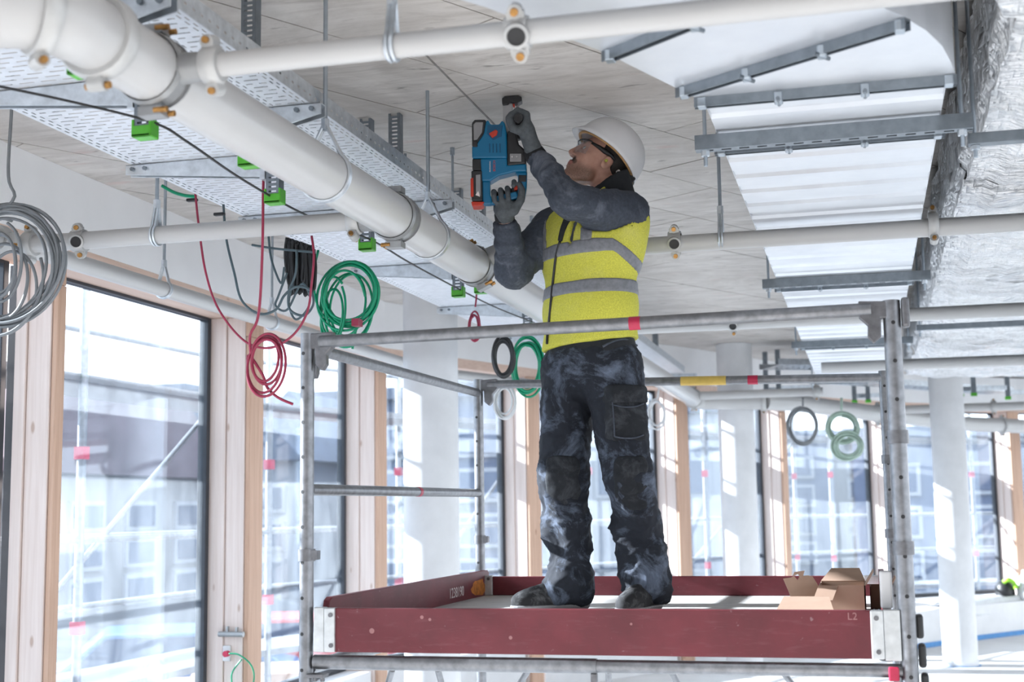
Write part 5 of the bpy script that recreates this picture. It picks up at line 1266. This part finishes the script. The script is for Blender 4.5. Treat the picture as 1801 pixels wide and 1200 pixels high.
pk_ = [snap(x, y, trouser_fn) for x, y in ((1040, 650), (1036, 675), (1043, 695), (1060, 700))]; MB().tube(smooth_path(pk_, 5), .004, 6).build('pocket_seam', G['sweat_grey'], trousers, smooth='all')
bl = [snap(x, y, lambda p: torso(p, .01)) for x, y in ((1060, 610), (1080, 600), (1100, 597), (1120, 608))]; MB().tube(smooth_path(bl, 5), .005, 6).build('tool_loop', G['sweat_grey'], trousers, smooth='all')
# boots
def boot(an, dirv, L, label):
    d_ = np.array([dirv[0], dirv[1], 0.0]); d_ /= np.linalg.norm(d_); s_ = np.array([-d_[1], d_[0], 0]); g0 = np.array([an[0], an[1], ZDK])
    ax = (d_, s_, UPZ)
    def fn(p):
        d = su(rcone(p, an+np.array([0, 0, .03]), g0+np.array([0, 0, .07]), .055, .055), ell(p, g0+d_*.06+np.array([0, 0, .05]), (.12, .052, .062), ax), ell(p, g0+d_*(L-.10)+np.array([0, 0, .036]), (.085, .053, .050), ax), ell(p, g0-d_*.035+np.array([0, 0, .05]), (.05, .046, .06), ax), k=.03)
        return np.maximum(d, ZDK+.0015-p[..., 2])
    bo = solid('boot', fn, *bounds([g0-d_*.1, g0+d_*L, an+np.array([0, 0, .06])], .07), .007, G['boot_black'], person, lambda p: .002*noise.noise(Vector(p)*40))
    def sole(p): return np.maximum(np.maximum(fn(p)-.006, p[..., 2]-(ZDK+.026)), ZDK+.001-p[..., 2])
    solid('sole', sole, *bounds([g0-d_*.1, g0+d_*L], .075), .006, G['tool_grey'], bo)
    for k in range(4):
        c_ = g0+d_*(.075+.025*k)+np.array([0, 0, .112-.012*k]); MB().tube([tuple(c_+s_*(-.03+.02*j)+np.array([0, 0, -.006*abs(j-1.5)])) for j in range(4)], .0035, 6).build('lace', G['cable_white'], bo, smooth='all')
boot(ankR, -VR*.95-VD*.3, .255, 'r'); boot(ankL, -VR*.42-VD*.9, .26, 'l')
# helmet
hc = H(-.006, 0, .062)
tilt = math.radians(-11); fK = fH*math.cos(tilt)-uH*math.sin(tilt)*-1; fK = fH*math.cos(tilt)+uH*-math.sin(tilt); uK = np.cross(fK, lH); uK = uK if uK@uH > 0 else -uK
mb = MB(); NA, NT = 48, 14; rows = []
for j in range(NT+1):
    t = j/NT; row = []
    for k in range(NA):
        a = 2*PI*k/NA; ca_2, sa_2 = math.cos(a), math.sin(a); prof = math.cos(t*PI/2)**.62; rf, rl = .148, .118
        drop = -.012-.020*max(0, -ca_2)**1.5
        z = drop*(1-t)+.128*math.sin(t*PI/2)**.95
        br = (.022*max(0, ca_2)**2+.004) if j == 0 else (.008*max(0, ca_2)**2 if j == 1 else 0)
        row.append(hc+(fK*ca_2*(rf*prof+br)+lH*sa_2*(rl*prof+br*.4)+uK*(z-(.008*max(0, ca_2)**2 if j == 0 else 0)))*HS)
    rows.append(row)
mb.v = [tuple(p) for r_ in rows for p in r_]; mb.f = [(j*NA+k, j*NA+(k+1) % NA, (j+1)*NA+(k+1) % NA, (j+1)*NA+k) for j in range(NT) for k in range(NA)]
hm = mb.build('safety_helmet', G['helmet_white'], person, smooth='all', fix=True); md = hm.modifiers.new('thick', 'SOLIDIFY'); md.thickness = .004; md.offset = -1
pts = [hc+(fK*math.cos(a)*.138+lH*math.sin(a)*.109+uK*(-.012-.018*max(0, -math.cos(a))**1.5))*HS for a in np.linspace(0, 2*PI, 40)[:-1]]
MB().tube([tuple(p) for p in pts], .006, 6, closed=True).build('sweat_band', G['strap_tan'], hm, smooth='all')
q = hc+(fK*-.125-uK*.052+lH*.055)*HS; MB().box(tuple(q), (.03, .02, .06), Matrix((Vector(fK), Vector(lH), Vector(uK))).transposed()).build('rear_adjuster', G['tool_black'], hm, bev=.006)
mb = MB(); mb.tube([tuple(hc+(fK*-.142*math.cos(a)+lH*.10*math.sin(a)-uK*.062)*HS) for a in np.linspace(-1.1, 1.1, 12)], .009, 8); mb.build('nape_strap', G['helmet_white'], hm, smooth='all')
# glasses
gls = None
mb = MB(); N = 16; rows = []
for j in range(6):
    row = []
    for k in range(N+1):
        a = -1.25+2.5*k/N; row.append(H(.062+.060*math.cos(a), .073*math.sin(a), .043-.011*j-(.004 if abs(a) < .25 and j > 3 else 0)))
    rows.append(row)
mb.v = [tuple(p) for r_ in rows for p in r_]; mb.f = [(j*(N+1)+k, j*(N+1)+k+1, (j+1)*(N+1)+k+1, (j+1)*(N+1)+k) for j in range(5) for k in range(N)]
gls = mb.build('safety_glasses', G['clear_lens'], person, smooth='all', solid=.0016)
MB().tube([tuple(H(.062+.061*math.cos(a), .074*math.sin(a), .045)) for a in np.linspace(-1.25, 1.25, 16)], .003, 6).build('lens_rim', G['lens_strap'], gls, smooth='all')
for s in (1, -1):
    MB().tube([tuple(H(*p)) for p in ((.080, .071*s, .040), (.05, .081*s, .036), (.02, .084*s, .032), (-.01, .086*s, .030), (-.03, .085*s, .020))], [.005, .008, .0105, .0085, .004], 8).build('temple_arm', G['lens_strap'], gls, smooth='all')
q = H(.000, .088, .0); MB().lathe([(0, .006), (.008, .0065), (.011, .003)], tuple(q), tuple(lH), 12).build('ear_plug', G['ear_plug_yellow'], person, smooth='all')

# ------------------------------------------------------------------ hammer drill with dust extractor
WD = -.16
dr0 = MP(870, 290, WD); dx = (MP(880, 290, WD)-dr0)/10; dz_ = (MP(870, 280, WD)-dr0)/10
PXM = float(np.linalg.norm(dx)); EX = dx/np.linalg.norm(dx); EZ = UPZ; EY = -VD
def D2(px, py): return ((px-870)*PXM, (290-py)*float(dz_[2]))
drill = thing('hammer_drill', 'blue cordless hammer drill with dust extractor pressed up to the ceiling', 'drill', tuple(MP(880, 362, WD)))
def dpart(name, pts, mat, t0, t1, parent=None, bev=.004):
    return MB().prism([D2(*p) for p in pts], tuple(dr0), tuple(EX), tuple(EZ), tuple(EY), t0, t1).build(name, G[mat], parent or drill, bev=bev)
ext = dpart('extractor_housing', [(832, 283), (832, 262), (842, 256), (853, 240), (857, 218), (861, 216), (865, 224), (880, 224), (885, 217), (890, 221), (893, 240), (893, 283)], 'tool_blue', -.035, .045, bev=.005)
dpart('dust_box', [(832, 262), (832, 221), (837, 215), (856, 215), (857, 218), (853, 240), (842, 256)], 'tool_black', -.033, .040, ext)
dpart('dust_window', [(835, 252), (835, 224), (839, 220), (852, 220), (850, 238), (841, 251)], 'tool_grey', .040, .044, ext, .002)
dpart('dust_latch', [(833, 264), (833, 253), (842, 253), (842, 264)], 'tool_black', .036, .049, ext)
dpart('recess_panel', [(860, 226), (886, 226), (884, 246), (869, 252), (858, 240)], 'tool_blue_dark', .044, .047, ext, .002)
dpart('release_button', [(862, 241), (874, 234), (878, 237), (876, 244), (868, 249)], 'tool_red', .046, .054, ext, .003)
for k in (862, 868, 874, 880): dpart('grip_rib', [(k, 258), (k+2, 258), (k+2, 274), (k, 274)], 'tool_blue_dark', .045, .0475, ext, .0008)
bod = dpart('motor_housing', [(846, 283), (893, 280), (893, 294), (926, 292), (927, 305), (905, 306), (878, 313), (863, 322), (858, 322), (848, 322)], 'tool_blue', -.036, .036, bev=.006)
dpart('gear_case', [(893, 240), (897, 233), (908, 233), (914, 258), (925, 268), (926, 292), (893, 296)], 'tool_black', -.033, .038, bod, .006)
dpart('selector_plate', [(898, 275), (918, 275), (918, 289), (898, 289)], 'tool_grey', .038, .041, bod, .002)
for x in (902, 910): MB().cyl(tuple(dr0+EX*D2(x, 281)[0]+EZ*D2(x, 281)[1]+EY*.040), tuple(dr0+EX*D2(x, 281)[0]+EZ*D2(x, 281)[1]+EY*.044), .004, n=10).build('screw', G['rod_chrome'], bod)
dh = dpart('handle_back', [(905, 305), (927, 304), (926, 330), (922, 350), (916, 358), (906, 356), (910, 345), (911, 310)], 'tool_blue', -.020, .020, bev=.006)
dpart('handle_grip', [(912, 310), (926, 310), (925, 322), (912, 322)], 'tool_black', -.022, .022, dh, .003)
dpart('handle_column', [(848, 321), (862, 321), (862, 344), (866, 353), (864, 361), (848, 361)], 'tool_blue', -.022, .022, bev=.005)
dpart('handle_bar', [(858, 349), (908, 338), (912, 349), (880, 358), (858, 362)], 'tool_blue', -.018, .018, bev=.006)
dpart('trigger', [(903, 322), (909, 320), (910, 334), (904, 336)], 'tool_red', -.010, .010, dh, .002)
dpart('battery_shoe', [(832, 283), (848, 283), (848, 303), (832, 303)], 'tool_black', -.034, .034)
bat = dpart('battery_pack', [(830, 304), (849, 304), (849, 357), (830, 357)], 'tool_black', -.036, .037, bev=.005)
dpart('battery_side', [(828.5, 318), (834, 316), (834, 350), (828.5, 350)], 'tool_red', -.030, .0385, bat, .003)
dpart('battery_label', [(838, 312), (846, 311), (846, 349), (842, 343), (838, 346)], 'tool_grey', .037, .0385, bat, .001)
dpart('battery_chevron', [(837, 347), (842, 340), (845, 350)], 'lettering_white', .0385, .0392, bat, 0)
dpart('battery_foot', [(829, 358), (852, 358), (848, 365), (831, 366)], 'tool_red', -.034, .036, bat, .003)
dpart('guide_arm', [(886, 236), (886, 183), (903, 183), (903, 236)], 'arm_grey', -.012, .012, bev=.003)
hd = dpart('suction_head', [(885, 183), (885, 175), (890, 172), (914, 170), (920, 173), (920, 180), (912, 184), (900, 181), (896, 186), (886, 187)], 'tool_black', -.024, .024, bev=.003)
dpart('red_seal', [(903, 183), (907, 183), (907, 189), (904, 188)], 'tool_red', -.004, .006, hd, 0)
b0 = dr0+EX*D2(912.5, 178)[0]+EZ*D2(912.5, 178)[1]; b1_ = dr0+EX*D2(911, 240)[0]+EZ*D2(911, 240)[1]; MB().cyl(tuple(b0), tuple(b1_), .0055, n=12).build('drill_bit', G['rod_chrome'], drill, smooth=True)
MB().lathe([(0, .018), (.02, .020), (.05, .016), (.055, .010)], tuple(dr0+EX*D2(910, 246)[0]+EZ*D2(910, 246)[1]), (0, 0, 1), 16).build('chuck', G['tool_black'], drill, smooth=True)
dirt = lambda x, y, t: tuple(dr0+EX*D2(x, y)[0]+EZ*D2(x, y)[1]+EY*t)
text('BOSCH', .0135, dirt(870.5, 296, .0366), tuple(EZ), tuple(EY), G['tool_red'], bod); text('PROFESSIONAL', .0065, dirt(863, 297, .0366), tuple(EZ), tuple(EY), G['lettering_white'], bod)
# side handle towards the eye
ahc = np.array(dirt(916, 227, 0)); ah0, ah1 = ahc-EY*.0, ahc+EY*.155
MB().lathe([(0, .012), (.02, .016), (.05, .0145), (.12, .0155), (.148, .019), (.155, .017)], tuple(ah0), tuple(EY), 18).build('side_handle', G['tool_black'], drill, smooth=True)

# --- gloves: palm, thumb and four bent fingers each
def chain(p, pts, r): 
    d = None
    for (a, b_), (ra, rb) in zip(zip(pts, pts[1:]), zip(r, r[1:])): e_ = rcone(p, a, b_, ra, rb); d = e_ if d is None else np.minimum(d, e_)
    return d
# near hand round the side handle: fingers curl about its axis, stacked towards the eye
cx = lambda ang, rad, t: ahc+EX*math.cos(ang)*rad+EZ*math.sin(ang)*rad+EY*t
ts = [.128, .107, .086, .066]; ln = [1.0, 1.06, 1.0, .85]
def gloveL(p):
    d = None
    for t, l_ in zip(ts, ln):
        an = [math.radians(x) for x in (-35, 35, 95, 95+75*l_, 95+115*l_)]; c_ = chain(p, [cx(a, .038, t) for a in an], (.0150, .0145, .0135, .0125, .0110)); d = c_ if d is None else su(d, c_, k=.004)
    palm = rcone(p, cx(math.radians(-50), .040, .118), cx(math.radians(-50), .044, .07), .026, .026)
    wr = np.array(wrL); d = su(d, palm, rcone(p, cx(math.radians(-50), .045, .095), wr, .030, .037), k=.022)
    th = chain(p, [cx(math.radians(-70), .045, .11), cx(math.radians(-125), .040, .128), cx(math.radians(175), .036, .132), cx(math.radians(140), .036, .120)], (.020, .017, .0145, .0125)); d = su(d, th, k=.008)
    return d
lo, hi = bounds([cx(0, .06, .16), cx(PI, .06, .0), cx(PI/2, .07, .1), cx(-PI/2, .06, .1), wrL], .05)
wdir = (elL-wrL)/np.linalg.norm(elL-wrL)
gl1 = solid('glove', lambda p: np.maximum(gloveL(p), (p-wrL)@wdir-.012), lo, hi, .0038, G['glove_grey'], person, lambda p: .0012*noise.noise(Vector(p)*60), relax=1)
solid('glove_cuff', lambda p: np.maximum(np.maximum(rcone(p, wrL-wdir*.03, wrL+wdir*.03, .041, .044), (p-wrL)@wdir-.022), -(p-wrL)@wdir-.028), *bounds([wrL], .09), .005, G['glove_black'], gl1)
# far hand on the handle bar: palm under and behind the bar, fingers over it, thumb along the back of the handle
hp = lambda x, y, t: np.array(dirt(x, y, t))
def gloveR(p):
    d = None
    for k, (x, yb_, l_) in enumerate(((869, 352, .9), (881, 349, 1.0), (893, 346, 1.05))):
        c_ = chain(p, [hp(x+3, yb_+14, -.022), hp(x+2, yb_-2, -.036), hp(x, yb_-14, -.022), hp(x-1, yb_-14, .008), hp(x, yb_-4, .027), hp(x+1, yb_+5, .030)], (.0130, .0125, .0118, .0115, .0108, .0095)); d = c_ if d is None else su(d, c_, k=.004)
    ix = chain(p, [hp(905, 358, -.018), hp(906, 342, -.026), hp(904, 326, -.012), hp(904, 321, .012), hp(903, 329, .024)], (.0135, .0125, .0115, .011, .0095)); d = su(d, ix, k=.004)
    palm = rbox(p, hp(890, 367, .0), (.044, .020, .026), (EX, EY, EZ), .018); d = su(d, palm, rcone(p, hp(890, 368, .0), np.array(wrR), .032, .036), k=.025)
    th = chain(p, [hp(904, 370, .012), hp(915, 355, .024), hp(918, 338, .026), hp(914, 326, .020)], (.019, .016, .0135, .011)); d = su(d, th, k=.010)
    return d
lo, hi = bounds([hp(855, 310, .05), hp(930, 380, -.06), wrR], .04)
wd2 = (elR-wrR)/np.linalg.norm(elR-wrR)
gl2 = solid('glove', lambda p: np.maximum(gloveR(p), (p-wrR)@wd2-.005), lo, hi, .0038, G['glove_grey'], person, lambda p: .0012*noise.noise(Vector(p)*60), relax=1)
solid('glove_cuff', lambda p: np.maximum(np.maximum(rcone(p, wrR-wd2*.04, wrR+wd2*.02, .039, .041), (p-wrR)@wd2-.004), -(p-wrR)@wd2-.032), *bounds([wrR], .09), .005, G['glove_black'], gl2)
